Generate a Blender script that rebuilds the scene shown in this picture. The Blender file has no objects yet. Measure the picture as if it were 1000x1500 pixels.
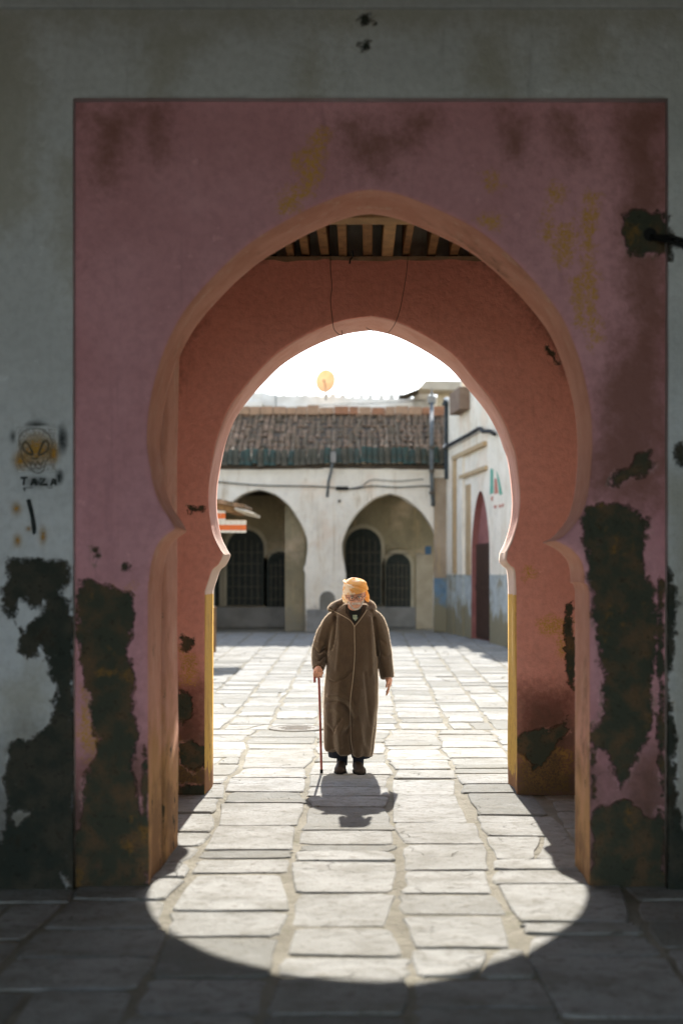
import bpy, math, random
import numpy as np
from mathutils import Vector, Matrix
from mathutils.bvhtree import BVHTree

random.seed(7)
rng = np.random.default_rng(11)
S = bpy.context.scene
COL = S.collection

# ------------------------------------------------------------------ camera, sky, sun, exposure
F = 2083.0                       # 50 mm on a 36 mm tall frame, in units of 1/1500 of its height
EYE, HX, HY = 1.70, 530.0, 840.0 # eye height and the level line of the view
cam = bpy.data.cameras.new('camera')
cam.sensor_fit = 'VERTICAL'; cam.sensor_height = 36; cam.sensor_width = 24; cam.lens = 50
cam.shift_x = -0.02; cam.shift_y = 0.06
cam.clip_start = 0.1; cam.clip_end = 3000
cam.dof.use_dof = True; cam.dof.focus_distance = 12.2; cam.dof.aperture_fstop = 1.3
co = bpy.data.objects.new('camera', cam); COL.objects.link(co)
co.location = (0, 0, EYE); co.rotation_euler = (math.radians(90), 0, 0)
S.camera = co

SUN_EL, SUN_AZ = 33.0, -0.15      # degrees; azimuth from +Y, clockwise
wd = bpy.data.worlds.new('World'); S.world = wd; wd.use_nodes = True
wn = wd.node_tree.nodes; wl = wd.node_tree.links
sky = wn.new('ShaderNodeTexSky'); sky.sky_type = 'NISHITA'; sky.sun_disc = False
sky.sun_elevation = math.radians(SUN_EL); sky.sun_rotation = math.radians(SUN_AZ)
sky.air_density = 1.0; sky.dust_density = 0.3; sky.ozone_density = 1.5
wn['Background'].inputs['Strength'].default_value = 0.15
# thin high cloud: takes most of the blue out of the sky
hs = wn.new('ShaderNodeHueSaturation'); hs.inputs['Saturation'].default_value = 0.62
tc = wn.new('ShaderNodeTexCoord'); mp = wn.new('ShaderNodeMapping'); mp.inputs['Scale'].default_value = (1.0, 1.0, 5.0)
cn = wn.new('ShaderNodeTexNoise'); cn.inputs['Scale'].default_value = 2.2; cn.inputs['Detail'].default_value = 7
mr = wn.new('ShaderNodeMapRange'); mr.inputs['From Min'].default_value = .38; mr.inputs['From Max'].default_value = .62; mr.inputs['To Min'].default_value = .95; mr.inputs['To Max'].default_value = .30
wl.new(tc.outputs['Generated'], mp.inputs[0]); wl.new(mp.outputs[0], cn.inputs['Vector']); wl.new(cn.outputs[0], mr.inputs['Value']); wl.new(mr.outputs[0], hs.inputs['Saturation'])
wl.new(sky.outputs[0], hs.inputs['Color']); wl.new(hs.outputs[0], wn['Background'].inputs[0])

sd = bpy.data.lights.new('sun', 'SUN'); sd.energy = 4.1; sd.angle = math.radians(0.5); sd.color = (1.0, 0.955, 0.88)
so = bpy.data.objects.new('sun', sd); COL.objects.link(so)
_e, _a = math.radians(SUN_EL), math.radians(SUN_AZ)
to_sun = Vector((math.sin(_a)*math.cos(_e), math.cos(_a)*math.cos(_e), math.sin(_e)))
so.rotation_euler = (-to_sun).to_track_quat('-Z', 'Y').to_euler(); so.location = (0, 60, 60)
S.view_settings.view_transform = 'Standard'; S.view_settings.look = 'None'
S.view_settings.gamma = 1.0; S.view_settings.exposure = 1.5
S.view_settings.use_curve_mapping = False
S.render.engine = 'CYCLES'
S.cycles.use_denoising = True
S.cycles.max_bounces = 12; S.cycles.diffuse_bounces = 10; S.cycles.sample_clamp_indirect = 3.0

# ------------------------------------------------------------------ helpers
def W(px, py, d):
    """a point of the place that was measured on the photograph, d metres ahead"""
    return ((px-HX)/F*d, d, EYE+(HY-py)/F*d)
def WX(px, d): return (px-HX)/F*d
def WZ(py, d): return EYE+(HY-py)/F*d

class MB:
    def __init__(s): s.v = []; s.f = []; s.m = []
    def add(s, v, f, m=0):
        n = len(s.v); s.v += [tuple(p) for p in v]; s.f += [tuple(i+n for i in q) for q in f]; s.m += [m]*len(f); return s
    def box(s, x0, x1, y0, y1, z0, z1, m=0, rz=0, c=None, bev=0.0):
        if bev <= 0:
            v = [(x, y, z) for z in (z0, z1) for y in (y0, y1) for x in (x0, x1)]
            f = [(0,2,3,1),(4,5,7,6),(0,1,5,4),(2,6,7,3),(0,4,6,2),(1,3,7,5)]
        else:
            b = bev; v = []; f = []
            for z, i in ((z0, b), (z0+b, 0), (z1-b, 0), (z1, b)):
                v += [(x0+i,y0+i,z),(x1-i,y0+i,z),(x1-i,y1-i,z),(x0+i,y1-i,z)]
            f = [(3,2,1,0),(12,13,14,15)]
            for r in range(3):
                for k in range(4):
                    a, b2 = r*4+k, r*4+(k+1) % 4
                    f.append((a, b2, b2+4, a+4))
        if rz:
            cx, cy = c if c else ((x0+x1)/2, (y0+y1)/2); cs, sn = math.cos(rz), math.sin(rz)
            v = [(cx+(p[0]-cx)*cs-(p[1]-cy)*sn, cy+(p[0]-cx)*sn+(p[1]-cy)*cs, p[2]) for p in v]
        return s.add(v, f, m)
    def tube(s, pts, rad, n=8, m=0, caps=True, flat=1.0):
        pts = [Vector(p) for p in pts]
        rad = [rad]*len(pts) if isinstance(rad, (int, float)) else list(rad)
        v = []; f = []; up = None
        for i, p in enumerate(pts):
            t = (pts[min(i+1, len(pts)-1)]-pts[max(i-1, 0)]).normalized()
            if up is None:
                up = Vector((0,0,1)) if abs(t.z) < .9 else Vector((0,1,0))
            a = (up-t*up.dot(t)).normalized(); b = t.cross(a); up = a
            for k in range(n):
                q = 2*math.pi*k/n
                v.append(p+(a*math.cos(q)*flat+b*math.sin(q))*rad[i])
        for i in range(len(pts)-1):
            for k in range(n):
                k2 = (k+1) % n
                f.append((i*n+k, i*n+k2, (i+1)*n+k2, (i+1)*n+k))
        if caps:
            f.append(tuple(range(n))[::-1]); f.append(tuple((len(pts)-1)*n+k for k in range(n)))
        return s.add(v, f, m)
    def capsule(s, pts, rad, n=14, m=0):
        """tube with rounded ends, so that it is a closed body"""
        pts = [Vector(p) for p in pts]; rad = [rad]*len(pts) if isinstance(rad, (int, float)) else list(rad)
        t0 = (pts[0]-pts[1]).normalized(); t1 = (pts[-1]-pts[-2]).normalized()
        P, R = [], []
        for a in (85, 60, 30):
            P.append(pts[0]+t0*rad[0]*math.sin(math.radians(a))); R.append(rad[0]*math.cos(math.radians(a)))
        P += pts; R += rad
        for a in (30, 60, 85):
            P.append(pts[-1]+t1*rad[-1]*math.sin(math.radians(a))); R.append(rad[-1]*math.cos(math.radians(a)))
        return s.tube(P, R, n, m)
    def ellipsoid(s, c, r, nu=20, nv=12, M=None, m=0):
        v = [(0,0,-1)]; f = []
        for j in range(1, nv):
            ph = math.pi*j/nv-math.pi/2
            for i in range(nu):
                th = 2*math.pi*i/nu; v.append((math.cos(ph)*math.cos(th), math.cos(ph)*math.sin(th), math.sin(ph)))
        v.append((0,0,1)); L = len(v)-1
        for i in range(nu):
            i2 = (i+1) % nu
            f.append((0, 1+i2, 1+i)); f.append((L, L-nu+i, L-nu+i2))
            for j in range(nv-2):
                a = 1+j*nu; f.append((a+i, a+i2, a+nu+i2, a+nu+i))
        out = []
        for p in v:
            q = Vector((p[0]*r[0], p[1]*r[1], p[2]*r[2]))
            if M is not None: q = M @ q
            out.append(q+Vector(c))
        return s.add(out, f, m)
    def prism(s, poly, y0, y1, m=0, bev=0.0):
        """poly in (x, z), from y0 (front) to y1 (back)"""
        n = len(poly)
        a = sum(poly[i][0]*poly[(i+1)%n][1]-poly[(i+1)%n][0]*poly[i][1] for i in range(n))
        if a < 0: poly = poly[::-1]
        v = [(x, y0, z) for x, z in poly]+[(x, y1, z) for x, z in poly]
        f = [tuple(range(n)), tuple(range(2*n-1, n-1, -1))]
        for i in range(n):
            j = (i+1) % n; f.append((i, i+n, j+n, j))
        return s.add(v, f, m)
    def ribbon(s, pts, w, y, m=0):
        """a painted stroke on a wall facing -Y; pts in (x, z)"""
        P = [Vector((p[0], p[1])) for p in pts]; w = [w]*len(P) if isinstance(w, (int, float)) else w
        v = []; f = []
        for i, p in enumerate(P):
            t = (P[min(i+1, len(P)-1)]-P[max(i-1, 0)]).normalized(); nrm = Vector((-t.y, t.x))
            for sg in (1, -1):
                q = p+nrm*w[i]*.5*sg; v.append((q.x, y, q.y))
        for i in range(len(P)-1): f.append((2*i, 2*i+1, 2*i+3, 2*i+2))
        return s.add(v, f, m)
    def build(s, name, mats, parent=None, smooth=False, **props):
        me = bpy.data.meshes.new(name); me.from_pydata(s.v, [], s.f)
        return finish(name, me, mats, parent, smooth, s.m, **props)

def finish(name, me, mats, parent=None, smooth=False, mi=None, **props):
    if not isinstance(mats, (list, tuple)): mats = [mats]
    for mt in mats: me.materials.append(mt)
    if mi and any(mi): me.polygons.foreach_set('material_index', mi)
    if smooth: me.polygons.foreach_set('use_smooth', [True]*len(me.polygons))
    me.update()
    o = bpy.data.objects.new(name, me); COL.objects.link(o)
    if parent is not None: put(o, parent)
    for k, v in props.items(): o[k] = v
    return o
def put(o, parent):
    o.parent = parent
    if parent.type == 'EMPTY' and parent.parent is None: o.location = -parent.location
def empty(name, loc, label, cat, group=None):
    o = bpy.data.objects.new(name, None); COL.objects.link(o); o.location = loc
    o.empty_display_size = .2; tag(o, label, cat, group); return o
def tag(o, label, cat, group=None, kind=None):
    o['label'] = label; o['category'] = cat
    if group: o['group'] = group
    if kind: o['kind'] = kind
    return o

# smooth pseudo-noise (sum of sines) on arrays
_wv = rng.normal(size=(40, 3)); _ph = rng.uniform(0, 6.28, 40)
def wob(x, y, z, s=1.0, n=10, off=0):
    r = 0
    for k in range(n):
        a, b, c = _wv[(k+off) % 40]
        r = r+np.sin((a*x+b*y+c*z)*s+_ph[(k+off) % 40])
    return r/n**.5

def catmull(pts, n=6):
    P = [np.array(p, float) for p in pts]; out = []
    for i in range(len(P)-1):
        p0 = P[max(i-1, 0)]; p1 = P[i]; p2 = P[i+1]; p3 = P[min(i+2, len(P)-1)]
        for k in range(n):
            t = k/n
            out.append(.5*((2*p1)+(-p0+p2)*t+(2*p0-5*p1+4*p2-p3)*t*t+(-p0+3*p1-3*p2+p3)*t**3))
    out.append(P[-1]); return out

def sdf(polys, X, Z):
    """signed distance, positive inside the union of polygons in (x, z)"""
    best = np.full(X.shape, -9.0)
    for poly in polys:
        P = np.array(poly, float); n = len(P); d = np.full(X.shape, 9.0); ins = np.zeros(X.shape, bool)
        for i in range(n):
            a, b = P[i], P[(i+1) % n]; e = b-a
            t = np.clip(((X-a[0])*e[0]+(Z-a[1])*e[1])/max(e@e, 1e-12), 0, 1)
            d = np.minimum(d, np.hypot(X-a[0]-e[0]*t, Z-a[1]-e[1]*t))
            c = ((a[1] > Z) != (b[1] > Z)) & (X < (b[0]-a[0])*(Z-a[1])/((b[1]-a[1]) if b[1] != a[1] else 1e-9)+a[0])
            ins ^= c
        best = np.maximum(best, np.where(ins, d, -d))
    return best

# ------------------------------------------------------------------ materials
class NT:
    def __init__(s, name, rough=.85, spec=.25):
        s.mat = bpy.data.materials.new(name); s.mat.use_nodes = True
        s.t = s.mat.node_tree; s.n = s.t.nodes; s.b = s.n['Principled BSDF']
        s.b.inputs['Roughness'].default_value = rough; s.b.inputs['Specular IOR Level'].default_value = spec
        s._co = None
    def co(s):
        if s._co is None: s._co = s.n.new('ShaderNodeTexCoord').outputs['Object']
        return s._co
    def link(s, a, b): s.t.links.new(a, b)
    def _set(s, sock, v):
        if hasattr(v, 'is_output'): s.link(v, sock)
        elif isinstance(v, (tuple, list)) and len(v) == 3 and sock.type == 'RGBA': sock.default_value = (*v, 1)
        else: sock.default_value = v
    def scale(s, sx, sy, sz, src=None):
        m = s.n.new('ShaderNodeMapping'); s.link(src or s.co(), m.inputs[0]); m.inputs['Scale'].default_value = (sx, sy, sz); return m.outputs[0]
    def noise(s, sc, det=4, rough=.55, vec=None, dist=0.0):
        n = s.n.new('ShaderNodeTexNoise'); n.inputs['Scale'].default_value = sc; n.inputs['Detail'].default_value = det
        n.inputs['Roughness'].default_value = rough; n.inputs['Distortion'].default_value = dist
        s.link(vec or s.co(), n.inputs['Vector']); return n.outputs[0]
    def voro(s, sc, vec=None, feature='F1'):
        n = s.n.new('ShaderNodeTexVoronoi'); n.feature = feature; n.inputs['Scale'].default_value = sc
        s.link(vec or s.co(), n.inputs['Vector']); return n.outputs[0]
    def math(s, op, a, b=0.0, c=0.0):
        n = s.n.new('ShaderNodeMath'); n.operation = op
        for i, v in enumerate((a, b, c)): s._set(n.inputs[i], v)
        return n.outputs[0]
    def ramp(s, v, a, b, lo=0.0, hi=1.0):
        n = s.n.new('ShaderNodeMapRange'); n.interpolation_type = 'SMOOTHSTEP'
        s._set(n.inputs['Value'], v)
        n.inputs['From Min'].default_value = a; n.inputs['From Max'].default_value = b
        n.inputs['To Min'].default_value = lo; n.inputs['To Max'].default_value = hi; return n.outputs[0]
    def mix(s, f, a, b, mode='MIX'):
        n = s.n.new('ShaderNodeMix'); n.data_type = 'RGBA'; n.blend_type = mode
        s._set(n.inputs[0], f); s._set(n.inputs[6], a); s._set(n.inputs[7], b); return n.outputs[2]
    def attr(s, name):
        n = s.n.new('ShaderNodeAttribute'); n.attribute_name = name; return n.outputs['Fac']
    def xyz(s):
        n = s.n.new('ShaderNodeSeparateXYZ'); s.link(s.co(), n.inputs[0]); return n.outputs
    def rand(s): return s.n.new('ShaderNodeObjectInfo').outputs['Random']
    def bump(s, h, dist=.01, strength=1.0):
        n = s.n.new('ShaderNodeBump'); n.inputs['Distance'].default_value = dist; n.inputs['Strength'].default_value = strength
        s.link(h, n.inputs['Height']); s.link(n.outputs[0], s.b.inputs['Normal']); return s
    def color(s, c): s._set(s.b.inputs['Base Color'], c); return s

def simple(name, c, c2=None, sc=6.0, rough=.85, bump=0.0, bsc=40.0, metal=0.0):
    m = NT(name, rough, .12)
    if c2 is None: c2 = tuple(x*.75 for x in c)
    m.color(m.mix(m.ramp(m.noise(sc, 5, .6), .3, .7), c, c2))
    m.b.inputs['Metallic'].default_value = metal
    if bump: m.bump(m.noise(bsc, 4), bump)
    return m.mat

def wall_mat(name, paint, paint2, under=(0.058,0.063,0.044), under2=(0.135,0.088,0.050), ochre=(0.62,0.33,0.08), stain=(0.22,0.10,0.07), fine=1.0, worn=True, stk=.8):
    m = NT(name, .92, .12)
    big = m.noise(1.3, 6, .6); mid = m.noise(5.0, 5, .6); fin = m.noise(22.0, 4, .6); tiny = m.noise(70.0, 3)
    def torn(attr, a1, a2, a3, w, bias=0.0):
        v = m.attr(attr)
        v = m.math('ADD', v, m.math('MULTIPLY', m.math('SUBTRACT', mid, .5), a1))
        v = m.math('ADD', v, m.math('MULTIPLY', m.math('SUBTRACT', fin, .5), a2))
        v = m.math('ADD', v, m.math('MULTIPLY', m.math('SUBTRACT', tiny, .5), a3))
        return m.ramp(v, -w+bias, w+bias)
    c = m.mix(m.ramp(big, .3, .72), paint, paint2)
    c = m.mix(m.ramp(fin, .35, .75, 0, .35), c, tuple(x*.72 for x in paint2))
    streak = m.noise(3.0, 5, .65, m.scale(4.0, 4.0, .35))
    c = m.mix(m.ramp(streak, .58, .80, 0, .35), c, tuple(x*.55 for x in paint2))
    pale = m.noise(9.0, 6, .7)
    c = m.mix(m.ramp(pale, .63, .70, 0, .35), c, tuple(min(1, x*1.25+.05) for x in paint))
    if not worn:
        m.color(c); m.bump(m.math('ADD', m.math('MULTIPLY', fin, .3), m.math('MULTIPLY', mid, .6)), .012); return m.mat
    c = m.mix(m.math('MULTIPLY', torn('stain', .30, .14, .05, .13), stk), c, stain)
    oc = torn('ochre', .10, .16, .08, .035)
    c = m.mix(m.math('MULTIPLY', oc, m.ramp(tiny, .3, .62)), c, ochre)
    z_ = m.xyz()[2]
    # hairline cracks
    nv = m.n.new('ShaderNodeTexNoise'); nv.inputs['Scale'].default_value = 5; nv.inputs['Detail'].default_value = 5; m.link(m.co(), nv.inputs['Vector'])
    sv = m.n.new('ShaderNodeVectorMath'); sv.operation = 'SCALE'; sv.inputs['Scale'].default_value = .30; m.link(nv.outputs['Color'], sv.inputs[0])
    av = m.n.new('ShaderNodeVectorMath'); av.operation = 'ADD'; m.link(m.co(), av.inputs[0]); m.link(sv.outputs[0], av.inputs[1])
    ck = m.math('MULTIPLY', m.ramp(m.voro(1.6, av.outputs[0], 'DISTANCE_TO_EDGE'), .006, .002), m.ramp(m.noise(1.1, 4, .55), .56, .64))
    c = m.mix(m.math('MULTIPLY', ck, .10), c, tuple(x*.35 for x in paint2))
    damp = m.ramp(m.math('ADD', z_, m.math('MULTIPLY', m.math('SUBTRACT', mid, .5), 1.5)), 1.15, -.05)
    c = m.mix(m.math('MULTIPLY', damp, .82), c, (0.062,0.052,0.034))
    # three coats: paint, a pale undercoat left along the torn edge, the dark wall behind
    v = m.attr('peel')
    for nz, am in ((mid, .15), (fin, .075), (tiny, .035)):
        v = m.math('ADD', v, m.math('MULTIPLY', m.math('SUBTRACT', nz, .5), am))
    coat = m.math('MULTIPLY', m.ramp(v, -.024, -.010), m.ramp(m.noise(4.5, 4, .6), .50, .62, 0, .7))
    c = m.mix(m.math('MULTIPLY', coat, .8), c, m.mix(m.ramp(fin, .4, .65), tuple(min(1, x*1.15+.03) for x in paint), (.33,.27,.20)))
    pk = m.ramp(v, -.012, .012)
    u = m.mix(m.ramp(m.noise(7.0, 6, .65), .42, .66), under, under2)
    u = m.mix(m.ramp(m.noise(16.0, 6, .75), .62, .72, 0, .5), u, tuple(x*.28 for x in paint2))
    u = m.mix(m.ramp(m.noise(5.0, 6, .7), .58, .68, 0, .6), u, tuple(x*.42 for x in ochre))
    u = m.mix(m.ramp(m.noise(28.0, 5, .7), .55, .66, 0, .6), u, tuple(x*.4 for x in under))
    c = m.mix(pk, c, u)
    m.color(c)
    h = m.math('ADD', m.math('MULTIPLY', fin, .45*fine), m.math('MULTIPLY', tiny, .15*fine))
    h = m.math('ADD', h, m.math('MULTIPLY', mid, 1.1*fine))
    h = m.math('SUBTRACT', h, m.math('MULTIPLY', pk, 1.1)); h = m.math('SUBTRACT', h, m.math('MULTIPLY', coat, .3)); h = m.math('SUBTRACT', h, m.math('MULTIPLY', ck, .12))
    m.bump(h, .016)
    return m.mat

PINK = wall_mat('pink plaster', (0.70,0.365,0.395), (0.57,0.275,0.295))
PINK_IN = wall_mat('terracotta plaster', (0.83,0.38,0.305), (0.75,0.325,0.255), stain=(.15,.05,.035))
GREY = wall_mat('grey limewash', (0.64,0.665,0.67), (0.54,0.56,0.56), under=(0.036,0.043,0.034), under2=(0.070,0.064,0.048), ochre=(0.10,0.075,0.045), stain=(0.36,0.335,0.25), stk=.6)

PALE_BOUNCE = wall_mat('pale bounce plaster', (0.82,0.70,0.58), (0.76,0.63,0.51), worn=False)  # pale cream for unseen faces, chosen to bounce light into the passage
GREY_PLAIN = wall_mat('plain grey limewash', (0.58,0.60,0.60), (0.50,0.52,0.52), worn=False)

def reveal_mat():
    m = NT('arch reveal paint', .9, .12)
    n1 = m.noise(3.0, 6, .65); n2 = m.noise(14.0, 5, .65); n3 = m.noise(10.0, 6, .7, m.scale(1, 1, .3))
    c = m.mix(m.ramp(n1, .35, .68), (0.68,0.36,0.265), (0.58,0.28,0.195))
    c = m.mix(m.ramp(n3, .55, .68, 0, .55), c, (0.72,0.50,0.38))
    z = m.xyz()[2]
    low = m.ramp(m.math('ADD', z, m.math('MULTIPLY', n1, -1.6)), 0.35, -.45)
    c = m.mix(m.math('MULTIPLY', low, .75), c, (0.46,0.27,0.09))
    chips = m.ramp(m.math('ADD', m.noise(6.0, 7, .7, m.scale(1, 1, .6)), m.ramp(z, 1.7, .2, 0, .07)), .675, .69)
    grime = m.ramp(m.math('ADD', m.noise(2.2, 7, .7), m.ramp(z, .9, 0, 0, .2)), .56, .74, 0, .75); c = m.mix(grime, c, (.20,.11,.06))
    c = m.mix(chips, c, (0.07,0.055,0.03))
    m.color(c)
    m.bump(m.math('ADD', n2, m.math('MULTIPLY', n1, 1.2)), .014)
    return m.mat
REVEAL = reveal_mat()
def rear_reveal_mat():
    m = NT('rear arch reveal paint', .9, .12)
    n1 = m.noise(4.0, 6, .65); n2 = m.noise(16.0, 5, .6)
    c = m.mix(m.ramp(n1, .35, .68), (0.62,0.36,0.29), (0.55,0.29,0.22))
    z = m.xyz()[2]
    zj = m.math('ADD', z, m.math('MULTIPLY', m.math('SUBTRACT', n2, .5), .03))
    pale = m.math('MULTIPLY', m.ramp(zj, 1.52, 1.545), m.ramp(zj, 2.05, 1.9))
    c = m.mix(m.math('MULTIPLY', pale, .7), c, (0.70,0.58,0.47))
    yel = m.mix(m.ramp(n2, .4, .7), (0.66,0.40,0.09), (0.57,0.34,0.085))
    yel = m.mix(m.ramp(m.noise(7.0, 7, .75, m.scale(1, 1, .4)), .50, .66, 0, .6), yel, (0.42,0.22,0.07))
    yel = m.mix(m.ramp(m.math('ADD', n1, m.ramp(z, .5, 0, 0, .3)), .66, .76), yel, (0.30,0.15,0.07))
    c = m.mix(m.ramp(zj, 1.54, 1.53), c, yel)
    m.color(c); m.bump(m.math('ADD', n2, n1), .008)
    return m.mat
REAR_REVEAL = rear_reveal_mat()

def stone_mat():
    m = NT('worn paving limestone', .88, .05)
    co2 = m.n.new('ShaderNodeVectorMath'); co2.operation = 'ADD'
    m.link(m.co(), co2.inputs[0])
    comb = m.n.new('ShaderNodeCombineXYZ'); r = m.rand()
    m.link(m.math('MULTIPLY', r, 37.0), comb.inputs[0]); m.link(m.math('MULTIPLY', r, 91.0), comb.inputs[1])
    m.link(comb.outputs[0], co2.inputs[1]); v = co2.outputs[0]
    n1 = m.noise(3.0, 6, .65, v); n2 = m.noise(14, 6, .7, v); n3 = m.noise(60, 3, .6, v)
    r2 = m.math('FRACT', m.math('MULTIPLY', r, 7.31))
    c = m.mix(r, (0.30,0.293,0.27), (0.40,0.395,0.375))
    c = m.mix(m.ramp(r2, .58, .90, 0, .85), c, (0.205,0.203,0.183))
    c = m.mix(m.ramp(n1, .42, .66, 0, .75), c, (0.235,0.225,0.195))
    c = m.mix(m.ramp(n1, .46, .30, 0, .5), c, (0.42,0.415,0.395))
    c = m.mix(m.ramp(n2, .52, .66, 0, .65), c, (0.185,0.172,0.14))
    c = m.mix(m.ramp(m.noise(38, 6, .75, v), .56, .66, 0, .5), c, (0.16,0.15,0.12))
    c = m.mix(m.ramp(m.noise(6, 8, .75, v), .63, .68, 0, .6), c, (0.13,0.115,0.085))
    vd = m.n.new('ShaderNodeVectorMath'); vd.operation = 'ADD'; m.link(v, vd.inputs[0])
    nv = m.n.new('ShaderNodeTexNoise'); nv.inputs['Scale'].default_value = 4; m.link(v, nv.inputs['Vector']); sc_ = m.n.new('ShaderNodeVectorMath'); sc_.operation = 'SCALE'; sc_.inputs['Scale'].default_value = .35; m.link(nv.outputs['Color'], sc_.inputs[0]); m.link(sc_.outputs[0], vd.inputs[1])
    ck = m.ramp(m.voro(1.9, vd.outputs[0], 'DISTANCE_TO_EDGE'), .012, .004)
    ck = m.math('MULTIPLY', ck, m.ramp(m.noise(1.7, 3, .5, v), .54, .62))
    c = m.mix(m.math('MULTIPLY', ck, .45), c, (0.12,0.11,0.085))
    m.color(c)
    h = m.math('ADD', m.math('MULTIPLY', n1, 1.6), m.math('ADD', n2, m.math('MULTIPLY', n3, .35)))
    m.bump(m.math('SUBTRACT', h, m.math('MULTIPLY', ck, .8)), .016)
    return m.mat
STONE = stone_mat()
def mortar_mat():
    m = NT('sandy mortar and dirt', .95, .1)
    n1 = m.noise(2.0, 6, .65); n2 = m.noise(25, 5, .65)
    c = m.mix(m.ramp(n1, .35, .65), (0.31,0.285,0.228), (0.225,0.205,0.16))
    c = m.mix(m.ramp(m.noise(6, 6, .7), .56, .66, 0, .6), c, (0.17,0.165,0.10))
    c = m.mix(m.ramp(n2, .6, .75, 0, .5), c, (0.34,0.31,0.25))
    c = m.mix(m.ramp(m.noise(90, 3, .6), .6, .72, 0, .6), c, (0.10,0.09,0.06))
    m.color(c); m.bump(m.math('ADD', n2, n1), .03)
    return m.mat
MORTAR = mortar_mat()

def cream_mat(name, a, b, dado=None, dz=1.68, warm=(.5,.36,.2)):
    m = NT(name, .92, .1)
    n1 = m.noise(.9, 7, .65); n2 = m.noise(4.0, 6, .65); n3 = m.noise(2.2, 6, .7, m.scale(2.5, 2.5, .3))
    c = m.mix(m.ramp(n1, .35, .65), a, tuple(x*.92 for x in b))
    c = m.mix(m.ramp(m.noise(2.6, 8, .75), .52, .64, 0, .35), c, tuple(x*.72 for x in b))
    c = m.mix(m.ramp(m.noise(.55, 5, .6), .52, .66, 0, .45), c, (.76,.56,.39))
    c = m.mix(m.ramp(n3, .54, .70, 0, .7), c, warm)
    c = m.mix(m.ramp(m.noise(1.4, 7, .7), .55, .66, 0, .55), c, tuple(.5*x+.5*y for x, y in zip(b, warm)))
    c = m.mix(m.ramp(m.noise(6.5, 7, .75), .64, .70, 0, .6), c, (.25,.21,.15))
    c = m.mix(m.ramp(n2, .60, .74, 0, .4), c, tuple(x*.6 for x in b))
    z = m.xyz()[2]
    if dado:
        zz = m.math('ADD', z, m.math('MULTIPLY', m.math('SUBTRACT', n2, .5), .08))
        d = m.mix(m.ramp(n2, .4, .62), dado, tuple(x*.78 for x in dado))
        d = m.mix(m.ramp(m.math('ADD', n1, m.ramp(z, 1.3, 0, -.02, .24)), .48, .62), d, (.26,.23,.15))
        c = m.mix(m.ramp(zz, dz, dz-.02), c, d)
    else:
        c = m.mix(m.ramp(m.math('ADD', m.math('MULTIPLY', n2, .6), m.ramp(z, 1.5, 0, 0, .4)), .45, .75, 0, .7), c, (.24,.22,.17))
    m.color(c); m.bump(m.math('ADD', n2, n1), .02)
    return m.mat
CREAM = cream_mat('cream limewash', (0.90,0.82,0.68), (0.85,0.76,0.62))
CREAM_BLUE = cream_mat('cream wall with blue dado', (0.90,0.82,0.69), (0.84,0.76,0.62), dado=(0.47,0.50,0.48))
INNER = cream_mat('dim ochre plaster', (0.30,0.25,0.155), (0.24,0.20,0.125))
WHITE = simple('white roof plaster', (0.84,0.82,0.76), (0.68,0.65,0.58), 2.5)
OLDWOOD = simple('old timber', (0.30,0.17,0.075), (0.17,0.095,0.045), 9, bump=.004)
PALEWOOD = simple('pale timber', (0.46,0.29,0.14), (0.32,0.2,0.1), 8, bump=.004)
DARKWOOD = simple('dark boards', (0.060,0.045,0.028), (0.035,0.028,0.018), 5)
SHUTTER = simple('dark green shutter', (0.036,0.042,0.034), (0.022,0.027,0.022), 6, .6)
REDDOOR = simple('dark red door', (0.070,0.038,0.026), (0.05,0.026,0.018), 4, .6)
PINKDOOR = simple('faded pink panel', (0.33,0.14,0.12), (0.25,0.10,0.09), 3)
BLACK = simple('black cable', (0.015,0.016,0.016), rough=.6)
SPRAY = simple('black spray paint', (0.020,0.028,0.026), (0.045,0.05,0.048), 30)
SPRAYLINE = simple('thin spray lines', (0.055,0.055,0.045), (0.10,0.09,0.065), 25)
PIPE = simple('grey drain pipe', (0.16,0.17,0.17), (0.10,0.11,0.11), 4, .6)
IRON = simple('rusty iron', (0.14,0.115,0.085), (0.09,0.075,0.055), 8, .7)

# ------------------------------------------------------------------ wall with an arched opening
def profile(pts_px, d, corners, n=7):
    """list of measured outline points from floor to apex -> dense (x, z)"""
    P = [(WX(a, d), WZ(b, d)) for a, b in pts_px]; P[0] = (P[0][0], 0.0)
    cuts = [0]+sorted(corners)+[len(P)-1]; out = []
    for a, b in zip(cuts[:-1], cuts[1:]):
        seg = catmull(P[a:b+1], n); out += seg[:-1]
    out.append(np.array(P[-1])); return np.array(out)

def rowset(A, B, z1, gap=.028):
    zs = sorted(set([round(float(z), 4) for z in np.concatenate([A[:, 1], B[:, 1]])]))
    zs = [z for z in zs if z >= 0]; rows = [0.0]; top = A[-1, 1]
    for z in zs:
        if z-rows[-1] < .0025 and z < top-1e-4: continue
        k = int((z-rows[-1])/gap)
        for i in range(k): rows.append(rows[-1]+(z-rows[-1])/(k+1-i))
        if z > rows[-1]+1e-5: rows.append(z)
    na = len(rows)-1
    k = max(1, int((z1-top)/gap)+1)
    for i in range(1, k+1): rows.append(top+(z1-top)*i/k)
    return np.array(rows), na

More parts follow.
